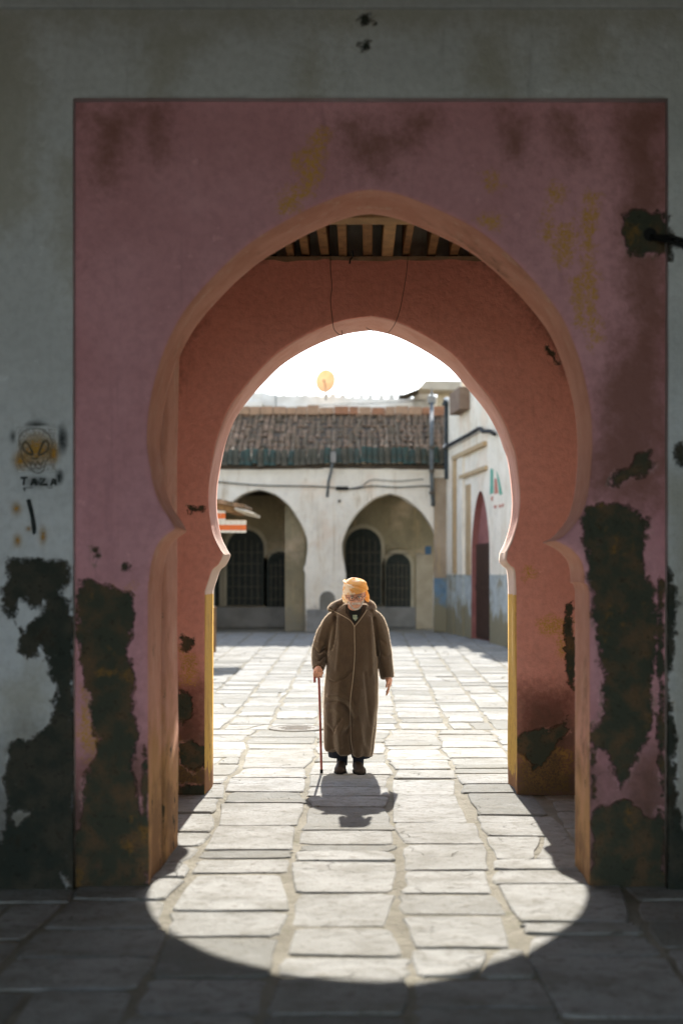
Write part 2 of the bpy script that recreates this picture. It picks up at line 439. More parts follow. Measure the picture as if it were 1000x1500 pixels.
def arch_wall(name, x0, x1, z1, L, R, yf, yb, mats, parent, peel=[], ochre=[], stain=[], step=.026, wobble=.010, floor_chip=(.06,.16), roundoff=.02, msoff=1, mback=0):
    L = np.array(L); R = np.array(R); ap = np.array([(L[-1,0]+R[-1,0])/2, max(L[-1,1], R[-1,1])]); L[-1] = ap; R[-1] = ap
    L[:, 1] = np.maximum.accumulate(L[:, 1]); R[:, 1] = np.maximum.accumulate(R[:, 1])
    rows, na = rowset(L, R, z1)
    xl = np.interp(rows, L[:, 1], L[:, 0]); xr = np.interp(rows, R[:, 1], R[:, 0])
    nl = int((ap[0]-x0)/step/1.0); nr = int((x1-ap[0])/step/1.0); V = []; Fc = []; mi = []
    nrow = len(rows); NC = nl+1+nr+1
    fl = np.linspace(0, 1, nl+1); fr = np.linspace(0, 1, nr+1)
    X = np.zeros((nrow, NC)); Z = np.repeat(rows[:, None], NC, 1)
    X[:, :nl+1] = x0+(xl[:, None]-x0)*fl[None]; X[:, nl+1:] = xr[:, None]+(x1-xr[:, None])*fr[None]
    wy = wob(X, 0*X, Z, 2.2, 12)*wobble*.7+wob(X, 0*X, Z, 9, 10, 9)*wobble*.35
    edge = np.minimum(np.abs(X-xl[:, None]), np.abs(X-xr[:, None])); edge[na+1:] = np.hypot(X[na+1:]-ap[0], Z[na+1:]-ap[1])
    edge = np.minimum(edge, 1)
    Yf = yf+wy+roundoff*np.exp(-(edge/.018)**1.0)*.6
    Yb = yb+wob(X, 0*X, Z, 3, 8, 4)*wobble*.5
    for k, (Y, flip) in enumerate(((Yf, False), (Yb, True))):
        base = k*nrow*NC
        V.append(np.stack([X, Y, Z], -1).reshape(-1, 3))
        for i in range(nrow-1):
            for j in range(NC-1):
                if j == nl and i < na: continue
                a = base+i*NC+j; q = (a, a+1, a+NC+1, a+NC)
                if j == nl and i >= na and abs(X[i, j]-X[i, j+1]) < 1e-6: continue
                Fc.append(q[::-1] if flip else q); mi.append(mback if flip else 0)
    # reveal: front outline to back outline
    fo = [i*NC+nl for i in range(na+1)]+[i*NC+nl+1 for i in range(na-1, -1, -1)]
    M = 9; base = 2*nrow*NC; n = len(fo)
    Vf = V[0][fo]; Vb = V[1][fo]; ring = [fo]
    for k in range(1, M):
        t = k/M; P = Vf*(1-t)+Vb*t
        nx = np.gradient(P[:, 2]); nz = -np.gradient(P[:, 0]); ln = np.hypot(nx, nz)+1e-9
        w = (wob(P[:, 0]*1.0, P[:, 1]*1.5, P[:, 2], 5, 12, 3)*wobble*1.1)*math.sin(math.pi*t)**.5
        P = P.copy(); P[:, 0] += nx/ln*w; P[:, 2] += nz/ln*w; P[:, 2] = np.maximum(P[:, 2], 0)
        V.append(P); ring.append(list(range(base+(k-1)*n, base+k*n)))
    ring.append([nrow*NC+i for i in fo])
    for k in range(M):
        a, b = ring[k], ring[k+1]
        for i in range(n-1):
            Fc.append((a[i], b[i], b[i+1], a[i+1])[::-1] if False else (a[i], a[i+1], b[i+1], b[i])[::-1]); mi.append(msoff)
    # outer rim (top, sides)
    top = [(nrow-1)*NC+j for j in range(NC)]
    for j in range(NC-1): Fc.append((top[j], top[j+1], nrow*NC+top[j+1], nrow*NC+top[j])); mi.append(0)
    V = np.concatenate(V)
    me = bpy.data.meshes.new(name); me.from_pydata(V.tolist(), [], Fc)
    addattrs(me, V, peel, ochre, stain, floor_chip, len(Xf := X.ravel()))
    return finish(name, me, mats, parent, True, mi)

def addattrs(me, V, peel, ochre, stain, floor_chip, nfront, extra=None):
    n = len(V); X = V[:, 0]; Z = V[:, 2]
    for nm, polys, lo in (('peel', peel, -.3), ('ochre', ochre, -.4), ('stain', stain, -.6)):
        a = np.full(n, lo)
        if polys: a = np.maximum(sdf(polys, X, Z), lo)
        if nm == 'peel': a = np.maximum(a, -floor_chip[0]-floor_chip[1]*np.maximum(Z, 0))
        a[nfront:] = lo if nm != 'peel' else np.maximum(-.09-.1*np.maximum(Z[nfront:], 0), lo)
        at = me.attributes.new(nm, 'FLOAT', 'POINT'); at.data.foreach_set('value', a.astype(np.float32))
    if extra:
        for nm, a in extra.items():
            at = me.attributes.new(nm, 'FLOAT', 'POINT'); at.data.foreach_set('value', a.astype(np.float32))

def pp(pts, d, sc=1.0, ox=0.0, oy=0.0):
    return [(WX(x/sc+ox, d), WZ(y/sc+oy, d)) for x, y in pts]

# ================================================================== THE GROUND
ground_mb = MB()
gx = [-400, -60, -12, -4, 0, 4, 12, 60, 400]; gy = [-400, -60, -12, 0, 8, 16, 24, 32, 44, 60, 150, 600]
for y in gy:
    for x in gx: ground_mb.v.append((x, y, -.008))
for j in range(len(gy)-1):
    for i in range(len(gx)-1):
        a = j*len(gx)+i; ground_mb.f.append((a, a+1, a+1+len(gx), a+len(gx))); ground_mb.m.append(0)
ground = ground_mb.build('ground', MORTAR); ground['kind'] = 'structure'
ground['label'] = 'sandy mortar ground laid with worn limestone paving'

def stone_geo(x0, x1, y0, y1, jag=.008, skew=(0, 0, 0, 0)):
    """one flagstone: uneven outline, chipped corners, eased upper edge"""
    c = [(x0+skew[0], y0), (x1+skew[1], y0), (x1+skew[2], y1), (x0+skew[3], y1)]
    dy = random.gauss(0, .014); c = [(c[0][0], c[0][1]+max(0, dy)), (c[1][0], c[1][1]+max(0, -dy)), (c[2][0], c[2][1]-max(0, dy*.8)), (c[3][0], c[3][1]-max(0, -dy*.8))]
    out = []
    for k in range(4):
        a, b = np.array(c[k]), np.array(c[(k+1) % 4]); e = b-a; ln = np.hypot(*e); nrm = np.array([e[1], -e[0]])/max(ln, 1e-6)
        cut = random.uniform(.02, .05) if random.random() > .22 else random.uniform(.06, .13)
        cut = min(cut, ln*.25)
        ts = [cut/ln, random.uniform(.28, .40), random.uniform(.55, .72), 1-random.uniform(.02, .05)/ln]
        for t in ts:
            out.append(a+e*t-nrm*abs(random.gauss(0, jag))*(1 if k % 2 == 0 else 1.5))
    n = len(out); cx = sum(p[0] for p in out)/n; cy = sum(p[1] for p in out)/n
    h = random.uniform(-.003, .007); tx = random.gauss(0, .005); ty = random.gauss(0, .006)
    def top(p, s, dz):
        x, y = cx+(p[0]-cx)*s, cy+(p[1]-cy)*s
        return (x, y, h+dz+tx*(x-cx)+ty*(y-cy))
    w = max(x1-x0, y1-y0)
    v = [(p[0], p[1], -.06) for p in out]+[top(p, 1, -.007) for p in out]+[top(p, 1-.022/w, 0) for p in out]
    f = []
    for r in range(2):
        for i in range(n):
            j = (i+1) % n; f.append((r*n+i, r*n+j, (r+1)*n+j, (r+1)*n+i))
    f.append(tuple(2*n+i for i in range(n)))
    return v, f, (cx, cy)

stones = []
def lay(xa, xb, ya, yb, sk=None, gx_=None, gy_=None):
    g = gx_ if gx_ is not None else (random.uniform(.001, .010) if random.random() < .78 else random.uniform(.015, .035))
    hgap = gy_ if gy_ is not None else random.uniform(.003, .010)
    s = sk or [random.gauss(0, .010) for _ in range(4)]
    x0, x1, y0, y1 = xa+g, xb-g, ya+hgap, yb-hgap; r = random.random()
    if r < .13 and y1-y0 > .5:
        t = y0+(y1-y0)*random.uniform(.35, .65); k1, k2 = random.gauss(0, .02), random.gauss(0, .02)
        stones.append((x0, x1, y0, t-.004, (s[0], s[1], k1, k2))); stones.append((x0, x1, t+.004, y1, (k2, k1, s[2], s[3]))); return
    if r < .20 and x1-x0 > .45:
        t = x0+(x1-x0)*random.uniform(.3, .7); k1, k2 = random.gauss(0, .05), random.gauss(0, .05)
        stones.append((x0, t-.005, y0, y1, (s[0], k1, k2, s[3]))); stones.append((t+.005, x1, y0, y1, (k1, s[1], s[2], k2))); return
    stones.append((x0, x1, y0, y1, s))
def dist_of(py): return F*EYE/(py-HY)
# near zone: joints measured in the photograph, as the slabs lie under the arch and before it
def fill_col(xa, xb, ys):
    for a, b in zip(ys[:-1], ys[1:]):
        if b-a > .05:
            m_ = .5*(a+b); q = [random.gauss(0, .012) for _ in range(4)]
            lay(xa(m_), xb(m_), a, b, [xa(a)-xa(m_)+q[0], xb(a)-xb(m_)+q[1], xb(b)-xb(m_)+q[2], xa(b)-xa(m_)+q[3]])
def col_line(xn, xf):   # joint position at 6 m and at 14 m
    p1, p2 = random.uniform(0, 6), random.uniform(0, 6)
    return lambda y: xn+(xf-xn)*(y-6)/8+.028*math.sin(1.9*y+p1)+.022*math.sin(4.3*y+p2)
J = [col_line(-4.55,-4.6), col_line(-3.95,-4.0), col_line(-3.4,-3.4), col_line(-2.75,-2.8), col_line(-2.2,-2.2), col_line(-1.55,-1.66), col_line(-.93,-1.13),
     col_line(-.37,-.46), col_line(.19,.245), col_line(.735,.79), col_line(1.36,1.36), col_line(1.95,1.95), col_line(2.6,2.6), col_line(3.2,3.25), col_line(3.8,3.8), col_line(4.4,4.45)]
known = {6: [1432,1372,1335,1280,1245,1210,1177], 7: [1432,1402,1357,1308,1262,1237,1216,1183], 8: [1432,1390,1340,1309,1275,1236,1205,1165,1141],
         9: [1400,1352,1295,1259,1225,1195,1162]}
YA, YB = 3.2, 15.45
for k in range(len(J)-1):
    ys = [dist_of(p) for p in known.get(k, [])]
    if not ys: ys = [random.uniform(5.6, 6.3)]
    while ys[0] > YA: ys.insert(0, ys[0]-random.uniform(.50, .95))
    while ys[-1] < YB: ys.append(ys[-1]+random.uniform(.42, .78))
    ys[-1] = YB
    if ys[-1]-ys[-2] < .25: del ys[-2]
    fill_col(J[k], J[k+1], ys)
# far zone of the courtyard
xs = [-7.2,-6.6,-6.0,-5.4,-4.85,-4.25,-3.75,-3.15,-2.6,-2.02,-1.50,-1.03,-.52,-.03,.40,.96,1.44,1.86,2.4,2.95,3.5,4.1]
for k in range(len(xs)-1):
    y = YB+random.uniform(.04, .12)
    while y < 40.5:
        b = y+random.uniform(.45, .95)
        xm = .5*(xs[k]+xs[k+1])
        if xm < 2.44+.107*(41.2-y)-.25 and abs(xm) < .12*y+1.2:
            lay(xs[k]*(1+(y-15.5)*.008), xs[k+1]*(1+(y-15.5)*.008), y, b)
        y = b
def show(s):
    xm, ym = .5*(s[0]+s[1]), .5*(s[2]+s[3])
    if ym < 5.1 or abs(xm) > .255*ym+.1: return 0
    if ym > 8.2 and not (-.112*ym < xm < .109*ym): return .05*(s[1]-s[0])*(s[3]-s[2])/ym**3
    if 7.6 < ym <= 8.2 and abs(xm) > 1.35: return 0
    return (s[1]-s[0])*(s[3]-s[2])/ym**3
stones.sort(key=show, reverse=True)
rest = MB()
drop_man = []
for i, s in enumerate(stones):
    v, f, c = stone_geo(*s[:4], skew=s[4])
    if 7.75 < c[1] < 8.2 and (abs(c[0]) > 1.5): continue
    if i < 300:
        m = MB(); m.add([(p[0]-c[0], p[1]-c[1], p[2]) for p in v], f)
        o = m.build('paving_stone', STONE, ground); o.location = (c[0], c[1], 0)
    else: rest.add(v, f)
rest.build('paving_stones', STONE, ground, kind='stuff')

# ================================================================== THE GATEHOUSE
D1, D2 = 7.70, 8.24        # arch panel, front and back
DG = 7.63                  # grey outer wall
D3, D4 = 10.90, 11.55      # rear arch wall
gate = empty('gatehouse', (0, D1, 0), 'tall grey gatehouse with pink recessed front and two horseshoe arches in line', 'gatehouse')
XL, XR, ZT = WX(111, D1), WX(973.5, D1), WZ(150, D1)

frontL = [(217.5,1300),(216.5,900),(218.5,850),(221,827),(228,803),(239,787),(253,777),(256,773),
          (248,759),(235,739),(224,709),(218,675),(214.5,645),(217,603),(224,565),(235,526),(249,491),(266.5,459.5),(287.5,431.5),(313,403.5),(341,376),(375,349),(427,318),(473,296),(515,281),(545,277)]
frontR = [(863.5,1300),(863.5,916),(862,863),(856,856),(855.5,837),(850,819),(836,804),(820,795),(812,792),
          (828,783),(850,756),(861,722),(866,677),(867,640),(864,596),(855,550),(841,505),(820,459.5),(785,414),(740,368.5),(694,333.5),(638,305.5),(585,284.5),(545,277)]
L1 = profile(frontL, D1, [7]); R1 = profile(frontR, D1, [3, 8])

# where paint has come away (measured on the photograph, as places on the wall)
c3 = dict(sc=1.975, ox=0, oy=560); c4 = dict(sc=1.973, ox=700, oy=560)
peel_pink = [pp([(232,572),(262,566),(330,595),(385,605),(388,700),(370,780),(383,880),(392,960),(400,1040),(385,1120),(395,1200),(425,1300),(428,1500),(216,1500),(222,1240),(268,1110),(288,1040),(262,960),(240,880),(225,760),(228,650)], D1, **c3),
             pp([(268,478),(285,474),(292,500),(288,530),(272,526)], D1, **c3), pp([(354,522),(366,524),(366,543),(355,542)], D1, **c3),
             pp([(415,1040),(430,1080),(432,1480),(420,1480),(408,1250)], D1, **c3),
             pp([(310,370),(360,355),(430,365),(490,400),(480,500),(508,600),(518,700),(512,820),(505,950),(470,1080),(445,1120),(410,1180),(375,1080),(330,1040),(328,1010),(360,960),(365,850),(350,760),(340,680),(310,560),(303,460)], D1, **c4),
             pp([(392,262),(430,242),(458,202),(495,197),(503,240),(478,268),(440,273),(418,292),(388,298)], D1, **c4),
             pp([(330,1240),(420,1210),(500,1260),(535,1230),(535,1500),(322,1500)], D1, **c4),
             pp([(322,1060),(338,1060),(345,1200),(322,1220)], D1, **c4),
             pp([(520,560),(538,560),(538,1200),(525,1100),(515,800)], D1, **c4),
             pp([(918,318),(935,309),(952,313),(962,308),(974,316),(974,372),(940,373),(921,366),(914,342)], D1)]
ochre_pink = [pp([(238,880),(270,870),(280,910),(265,940),(292,1000),(296,1060),(270,1100),(258,1060),(240,1080),(230,980)], D1, **c3),
              pp([(335,600),(380,598),(380,625),(345,625)], D1, **c3), pp([(345,880),(372,878),(370,905),(345,905)], D1, **c3), pp([(232,765),(262,770),(258,820),(235,800)], D1, **c3),
              pp([(405,815),(430,812),(430,850),(412,850)], D1, **c4),
              pp([(462,192),(482,194),(474,222),(468,255),(456,280),(438,296),(428,312),(408,312),(412,292),(436,272),(440,240)], D1),
              pp([(430,225),(442,228),(440,250),(428,252)], D1), pp([(708,256),(728,253),(732,276),(715,282)], D1), pp([(702,318),(728,316),(728,330),(704,334)], D1),
              pp([(810,330),(838,325),(842,352),(832,380),(822,388),(812,366)], D1), pp([(856,285),(872,290),(870,340),(862,380),(872,420),(868,460),(876,500),(866,512),(860,470),(852,430),(858,380),(852,330)], D1),
              pp([(800,300),(810,300),(810,360),(800,350)], D1), pp([(806,272),(822,275),(820,300),(808,300)], D1), pp([(838,410),(850,405),(858,480),(845,470)], D1)]
stain_pink = [pp([(118,160),(205,165),(185,205),(175,240),(150,275),(132,250),(135,200)], D1), pp([(212,165),(235,165),(232,232),(218,225)], D1),
              pp([(588,165),(640,165),(632,190),(600,200)], D1), pp([(808,168),(842,170),(858,232),(840,236),(815,205)], D1), pp([(735,170),(770,172),(765,240),(740,235)], D1), pp([(505,190),(620,200),(560,250),(520,240)], D1),
              pp([(905,150),(974,150),(974,740),(860,720),(880,560),(900,520),(925,470),(915,380)], D1), pp([(430,1100),(545,1040),(545,1500),(430,1500)], D1, **c4),
              pp([(116,1130),(215,1100),(215,1310),(116,1310)], D1)]
arch_wall('recessed_front', XL-.02, XR+.02, ZT+.02, L1, R1, D1, D2, [PINK, REVEAL, PALE_BOUNCE], gate, peel_pink, ochre_pink, stain_pink, mback=2)

# grey outer wall: left strip, head, right strip, with the return round the recess
def grid_patch(name, xs_, zs_, y, mats, parent, hole=None, peel=[], ochre=[], stain=[], wobble=.005, depth=None, chip=(.07,.2), spray=None):
    X, Z = np.meshgrid(xs_, zs_); nr, nc = X.shape
    Y = y+wob(X, 0*X, Z, 2.0, 12, 5)*wobble*.7+wob(X, 0*X, Z, 8, 10, 17)*wobble*.3
    if hole:
        for s_, ax in ((hole[0], X), (hole[1], X), (hole[2], Z)):
            Y = Y+.006*np.exp(-np.abs(ax-s_)/.012)*((Z < hole[2]+.02) & (X > hole[0]-.02) & (X < hole[1]+.02))
    V = np.stack([X, Y, Z], -1).reshape(-1, 3).tolist(); Fc = []
    for i in range(nr-1):
        for j in range(nc-1):
            if hole:
                cx, cz = .5*(X[i, j]+X[i, j+1]), .5*(Z[i, j]+Z[i+1, j])
                if hole[0] < cx < hole[1] and cz < hole[2]: continue
            a = i*nc+j; Fc.append((a, a+1, a+nc+1, a+nc))
    if hole and depth:
        def strip(idx, flip):
            base = len(V)
            for k in idx: V.append([V[k][0], depth, V[k][2]])
            for k in range(len(idx)-1):
                q = (idx[k], idx[k+1], base+k+1, base+k); Fc.append(q[::-1] if flip else q)
        jl = int(np.argmin(abs(np.array(xs_)-hole[0]))); jr = int(np.argmin(abs(np.array(xs_)-hole[1]))); it = int(np.argmin(abs(np.array(zs_)-hole[2])))
        strip([i*nc+jl for i in range(it+1)], False); strip([i*nc+jr for i in range(it+1)], True); strip([it*nc+j for j in range(jl, jr+1)], False)
    V = np.array(V); me = bpy.data.meshes.new(name); me.from_pydata(V.tolist(), [], Fc)
    addattrs(me, V, peel, ochre, stain, chip, nr*nc)
    return finish(name, me, mats, parent, True)

def span(a, b, st): return list(np.linspace(a, b, max(2, int(round((b-a)/st))+1)))
gxs = span(-7, -2.1, .25)[:-1]+span(-2.1, XL, .012)[:-1]+span(XL, XR, .03)[:-1]+span(XR, 2.0, .012)[:-1]+span(2.0, 7, .25)
ZC = WZ(14, DG)
gzs = span(0, ZT, .018)[:-1]+span(ZT, ZC, .02)
peel_grey = [pp([(35,517),(120,508),(190,515),(195,575),(178,605),(205,650),(214,700),(217,1490),(-400,1490),(15,1300),(10,1150),(25,1045),(90,1025),(150,985),(175,880),(150,850),(140,800),(120,750),(112,745),(105,790),(65,780),(60,735),(15,670),(5,600),(25,560)], DG, **c3),
             pp([(975,820),(985,840),(988,930),(980,1000),(985,1080),(982,1180),(1010,1230),(1100,1250),(1100,1310),(972,1310),(972,815)], DG), pp([(988,652),(1004,650),(1004,685),(992,680)], DG),
             pp([(527,22),(540,22),(539,34),(529,34)], DG), pp([(527,61),(543,60),(542,73),(530,74)], DG), pp([(548,34),(553,34),(553,38),(548,38)], DG), pp([(972,318),(979,318),(978,332),(972,335)], DG), pp([(972,345),(981,345),(979,376),(972,374)], DG)]
stain_grey = [pp([(220,20),(330,40),(270,100),(230,140),(200,60)], DG), pp([(440,20),(470,20),(465,140),(448,140)], DG), pp([(690,40),(760,60),(740,140),(690,120)], DG), pp([(80,240),(108,230),(108,420),(90,400)], DG),
              pp([(0,1000),(60,980),(100,1300),(0,1310)], DG), pp([(0,0),(1000,0),(1000,40),(0,40)], DG), pp([(-60,0),(60,0),(50,300),(-60,420)], DG), pp([(820,20),(900,30),(880,110),(830,100)], DG), pp([(975,700),(1040,700),(1040,1250),(975,1250)], DG)]
# holes kept white inside the big peeled area: cut by a second, smaller area
hole_w = [pp([(60,625),(85,620),(100,650),(130,640),(125,672),(85,700),(75,720),(50,690),(48,650)], DG, **c3), pp([(35,1235),(90,1240),(88,1262),(60,1285),(40,1290)], DG, **c3), pp([(0,1180),(20,1200),(10,1330),(0,1320)], DG, **c3), pp([(175,1420),(205,1440),(205,1475),(190,1470)], DG, **c3)]
outer = grid_patch('outer_wall', gxs, gzs, DG, GREY, gate, (XL, XR, ZT), peel_grey, [], stain_grey, depth=D1+.03)
_me = outer.data; _n = len(_me.vertices); _c = np.zeros(_n*3); _me.vertices.foreach_get('co', _c); _c = _c.reshape(-1, 3)
_a = np.zeros(_n, np.float32); _me.attributes['peel'].data.foreach_get('value', _a)
_a = np.minimum(_a, -sdf(hole_w, _c[:, 0], _c[:, 2])); _me.attributes['peel'].data.foreach_set('value', _a.astype(np.float32))

b = MB(); b.box(-7, 7, DG-.035, DG+.35, ZC, 9.6, bev=.006)
b.build('upper_band', GREY_PLAIN, gate)
b = MB(); b.box(-7, XL-.03, D1, D2, 0, ZC-.003); b.box(XR+.03, 7, D1, D2, 0, ZC-.003); b.box(XL-.03, XR+.03, D1+.04, D2, ZT+.023, ZC-.003)
b.build('wall_core', PALE_BOUNCE, gate)

# rear arch wall
rearL = [(299.5,1165),(300,866),(305,851),(311,835),(319.6,827),(325,817),(326.5,811),
         (319.6,799.5),(311,778.6),(305.8,744),(306,709),(311,675),(319.5,637),(334.7,599.5),(354,571.5),(382,540),(410,514),(452,489),(500,470),(545,463)]
rearR = [(757,1165),(756,866),(754,836),(747,828),(742,821),(743,808),(751.7,789),(759,763),(762,733),(760,700),(755,664),(749,646),(739.5,620.5),(722,589),(694,554),(662.5,519),(620.5,491),(580,471.5),(545,463)]
L3 = profile(rearL, D3, [1, 6]); R3 = profile(rearR, D3, [1, 5])
ZCE = WZ(377, D3)
peel_rear = [pp([(262,932),(272,926),(287,938),(284,956),(268,955)], D3), pp([(254,1022),(268,1014),(282,1020),(280,1050),(268,1064),(255,1056)], D3), pp([(264,1092),(280,1085),(300,1095),(300,1125),(282,1132),(265,1118)], D3),
             pp([(240,1150),(300,1150),(300,1180),(240,1180)], D3), pp([(757,1080),(790,1065),(806,1068),(830,1050),(836,1075),(818,1085),(800,1120),(780,1128),(770,1105),(757,1100)], D3),
             pp([(826,890),(838,880),(842,1010),(832,1000),(828,950)], D3), pp([(280,742),(300,742),(302,748),(282,748)], D3), pp([(836,480),(842,520),(838,530),(826,512)], D3), pp([(797,500),(812,520),(812,530),(800,515)], D3)]
ochre_rear = [pp([(790,908),(838,905),(838,926),(800,930),(788,920)], D3), pp([(770,832),(780,832),(780,846),(770,846)], D3), pp([(758,1080),(835,1100),(835,1165),(758,1165)], D3), pp([(254,1080),(300,1125),(300,1165),(254,1150)], D3), pp([(265,950),(290,965),(285,1000),(268,1000)], D3), pp([(815,935),(838,935),(838,965),(820,960)], D3)]
stain_rear = [pp([(250,1000),(300,1000),(300,1170),(250,1170)], D3), pp([(760,1010),(840,1010),(840,1170),(760,1170)], D3), pp([(680,360),(760,420),(820,520),(850,560),(850,300),(680,300)], D3), pp([(300,420),(380,370),(380,330),(220,330),(220,560),(250,560)], D3)]
arch_wall('rear_wall', -2.3, 2.3, ZCE, L3, R3, D3, D4, [PINK_IN, REAR_REVEAL, CREAM], gate, peel_rear, ochre_rear, stain_rear, mback=2, floor_chip=(.05,.10), roundoff=.012)
b = MB(); b.box(-7, -2.3, D3, D4, 0, ZCE-.002); b.box(2.3, 7, D3, D4, 0, ZCE-.002); b.box(-7, 7, D3+.12, D4, ZCE+.002, 9.2)
b.build('rear_upper_wall', CREAM, gate)
for x0, x1 in ((-2.35, -1.95), (1.95, 2.35)):
    b = MB(); b.box(x0, x1, D2+.002, D3-.002, 0, 5.0); b.build('side_wall', PALE_BOUNCE, gate)
# the deeper left pier behind the front arch
PX = WX(217.5, D1)
xs3 = [(-1.95, D2), (PX+.005, D2+.002), (PX-.004, D2+.3), (PX+.005, 8.88), (PX-.02, 8.94), (-1.95, 8.94)]
b = MB(); zz = span(0, 4.9, .1); v = []; f = []
for z in zz:
    for x, y in xs3: v.append((x+(float(wob(np.array(x), np.array(y), np.array(z), 4, 10))*.006 if x > -1.9 else 0), y, z))
nn = len(xs3)
for i in range(len(zz)-1):
    for j in range(nn-1): f.append((i*nn+j, i*nn+j+1, (i+1)*nn+j+1, (i+1)*nn+j))
b.add(v, f); b.build('left_pier', REVEAL, gate, True)
# ceiling: boards over round-edged joists that run from front to back, on a timber plate
b = MB(); b.box(-2.35, 2.35, D2, D4, 4.62, 9.0); b.build('roof_mass', CREAM, gate)
ceil = MB(); ceil.box(-1.95, 1.95, D2+.003, D3+.115, 4.44, 4.615)
ceiling = ceil.build('ceiling', DARKWOOD, gate)
bx0 = [398,423,448,474,503,537,568,596,631,664,692]
for i, px in enumerate(bx0+[372,346,320,294,268,242,720,748,776,804]):
    x = WX(px, D3); w = random.uniform(.026, .036)*(1.25 if px == 568 else 1)
    z0 = ZCE+.012+random.uniform(0, .02) - (.02 if px == 568 else 0)
    b = MB(); b.box(x-w, x+w, D2+.01, D3+.1-.0, z0, 4.438, bev=.006, rz=random.gauss(0, .006))
    b.build('ceiling_beam', PALEWOOD if px == 568 else OLDWOOD, ceiling)
b = MB()
n = 40; v = []; f = []
for k in range(n+1):
    x = -1.94+3.88*k/n; j = random.gauss(0, .006); zt = ZCE+.004
    v += [(x, D3-.012+random.gauss(0, .004), ZCE-.028+j), (x, D3-.016, zt), (x, D3+.11, zt), (x, D3+.002, ZCE-.028+j)]
for k in range(n):
    for q in range(4): f.append((4*k+q, 4*k+(q+1) % 4, 4*k+4+(q+1) % 4, 4*k+4+q))
b.add(v, f); b.build('wall_plate', simple('dusty plate', (0.33,0.24,0.15), (0.22,0.15,0.09), 8), gate)
b = MB(); b.box(-1.3, 1.0, D2+.05, D2+.22, WZ(322, D2+.1), WZ(322, D2+.1)+.05, bev=.005); b.build('lintel_board', PALEWOOD, gate)

# stencilled skull and the word under it, sprayed on the grey wall
YS = DG-.0075
def gp(pts): return [(WX(x/7.5, DG), WZ(600+y/7.5, DG)) for x, y in pts]
def spray_mat(name, c, dens, soft=.5):
    """paint mist: an alpha that falls off from a stroke's middle, given per vertex"""
    m = NT(name, .9, .1); m.color(c)
    a = m.attr('mist'); a = m.math('MULTIPLY', a, m.ramp(m.noise(90, 3), .25, .7, .55, 1.0))
    m._set(m.b.inputs['Alpha'], m.math('MINIMUM', m.math('MULTIPLY', a, dens), 1.0)); return m.mat
MIST_K = spray_mat('black overspray', (0.02,0.03,0.03), 1.0); MIST_Y = spray_mat('yellow overspray', (0.50,0.26,0.03), 1.0)
MIST_W = spray_mat('pale stencil ground', (0.62,0.61,0.58), .5)
def mist(name, cx, cy, rx, ry, mat, parent, y, clip=None, pw=1.4):
    n = 18; V = []; A = []; Fc = []
    for j in range(n+1):
        for i in range(n+1):
            u, w = -1+2*i/n, -1+2*j/n; x, yy = cx+u*rx, cy+w*ry
            r = min(1, math.hypot(u, w)); a = (1-r)**pw if clip != 'square' else (.85 if max(abs(u), abs(w)) < .97 else 0)
            if clip and clip != 'square':
                if x > clip[0]-1 and clip[2] == 'L': a *= 1 if x <= clip[0] else 0
                if clip[2] == 'R': a *= 1 if x >= clip[0] else 0
                if clip[2] == 'T': a *= 1 if yy <= clip[0] else 0
            p = gp([(x, yy)])[0]; V.append((p[0], y, p[1])); A.append(a)
    for j in range(n):
        for i in range(n):
            a = j*(n+1)+i; Fc.append((a, a+n+1, a+n+2, a+1))
    me = bpy.data.meshes.new(name); me.from_pydata(V, [], Fc)
    at = me.attributes.new('mist', 'FLOAT', 'POINT'); at.data.foreach_set('value', A)
    return finish(name, me, mat, parent)
b = MB()
for ln, w in (([(228,400),(214,340),(238,272),(300,225),(380,207),(460,217),(530,262),(572,320),(580,390),(562,450)], 9),
              ([(228,400),(240,470),(262,560),(290,605),(330,650),(390,692),(430,700),(476,682),(498,620),(520,560),(555,520),(562,450)], 10),
              ([(318,560),(345,612),(368,572),(395,622),(420,572),(450,612),(490,560)], 11), ([(340,632),(372,655),(410,640),(440,655),(468,630)], 9), ([(355,528),(385,545),(425,528)], 16)):
    b.ribbon(gp([tuple(p) for p in catmull(ln, 4)]), w/7.5/F*DG, YS-.001)
for ln in ([(255,402),(272,362),(305,362),(335,410),(368,492),(330,488),(275,452),(255,402)], [(542,392),(525,350),(492,350),(462,410),(432,495),(470,490),(530,450),(542,392)]):
    b.ribbon(gp([tuple(p) for p in catmull(ln, 4)]), 20/7.5/F*DG, YS-.002)
skull = b.build('skull_stencil', SPRAYLINE, gate)
for nm, a in (('stencil_ground', (412,440,228,258,MIST_W,skull,YS+.001,'square',1)), ('yellow_spray', (410,440,230,210,MIST_Y,skull,YS,None,.8)), ('yellow_spray', (235,560,130,130,MIST_Y,skull,YS+.0003,None,1.2)), ('yellow_spray', (595,480,95,170,MIST_Y,skull,YS+.0006,None,1.2)),
              ('black_spray', (690,330,75,210,MIST_K,skull,YS-.0003,(642,0,'R'),.9)), ('black_spray', (410,185,160,75,MIST_K,skull,YS-.0005,(178,0,'T'),.9)), ('black_spray', (660,740,60,110,MIST_K,skull,YS-.0007,None,1.0)), ('black_spray', (150,300,60,120,MIST_K,skull,YS-.0009,None,2.0)), ('black_spray', (420,800,280,130,MIST_K,skull,YS-.0011,None,2.6))):
    mist(nm, *a)
word = MB()
lw = 24/7.5/F*DG
letters = [[[(232,752),(312,748)], [(276,750),(268,832)]], [[(350,838),(374,762),(392,760),(408,836)], [(360,806),(402,804)]],
           [[(445,764),(502,757),(452,828),(532,824)]], [[(566,838),(594,762),(612,770),(622,836)], [(572,808),(616,806)]]]
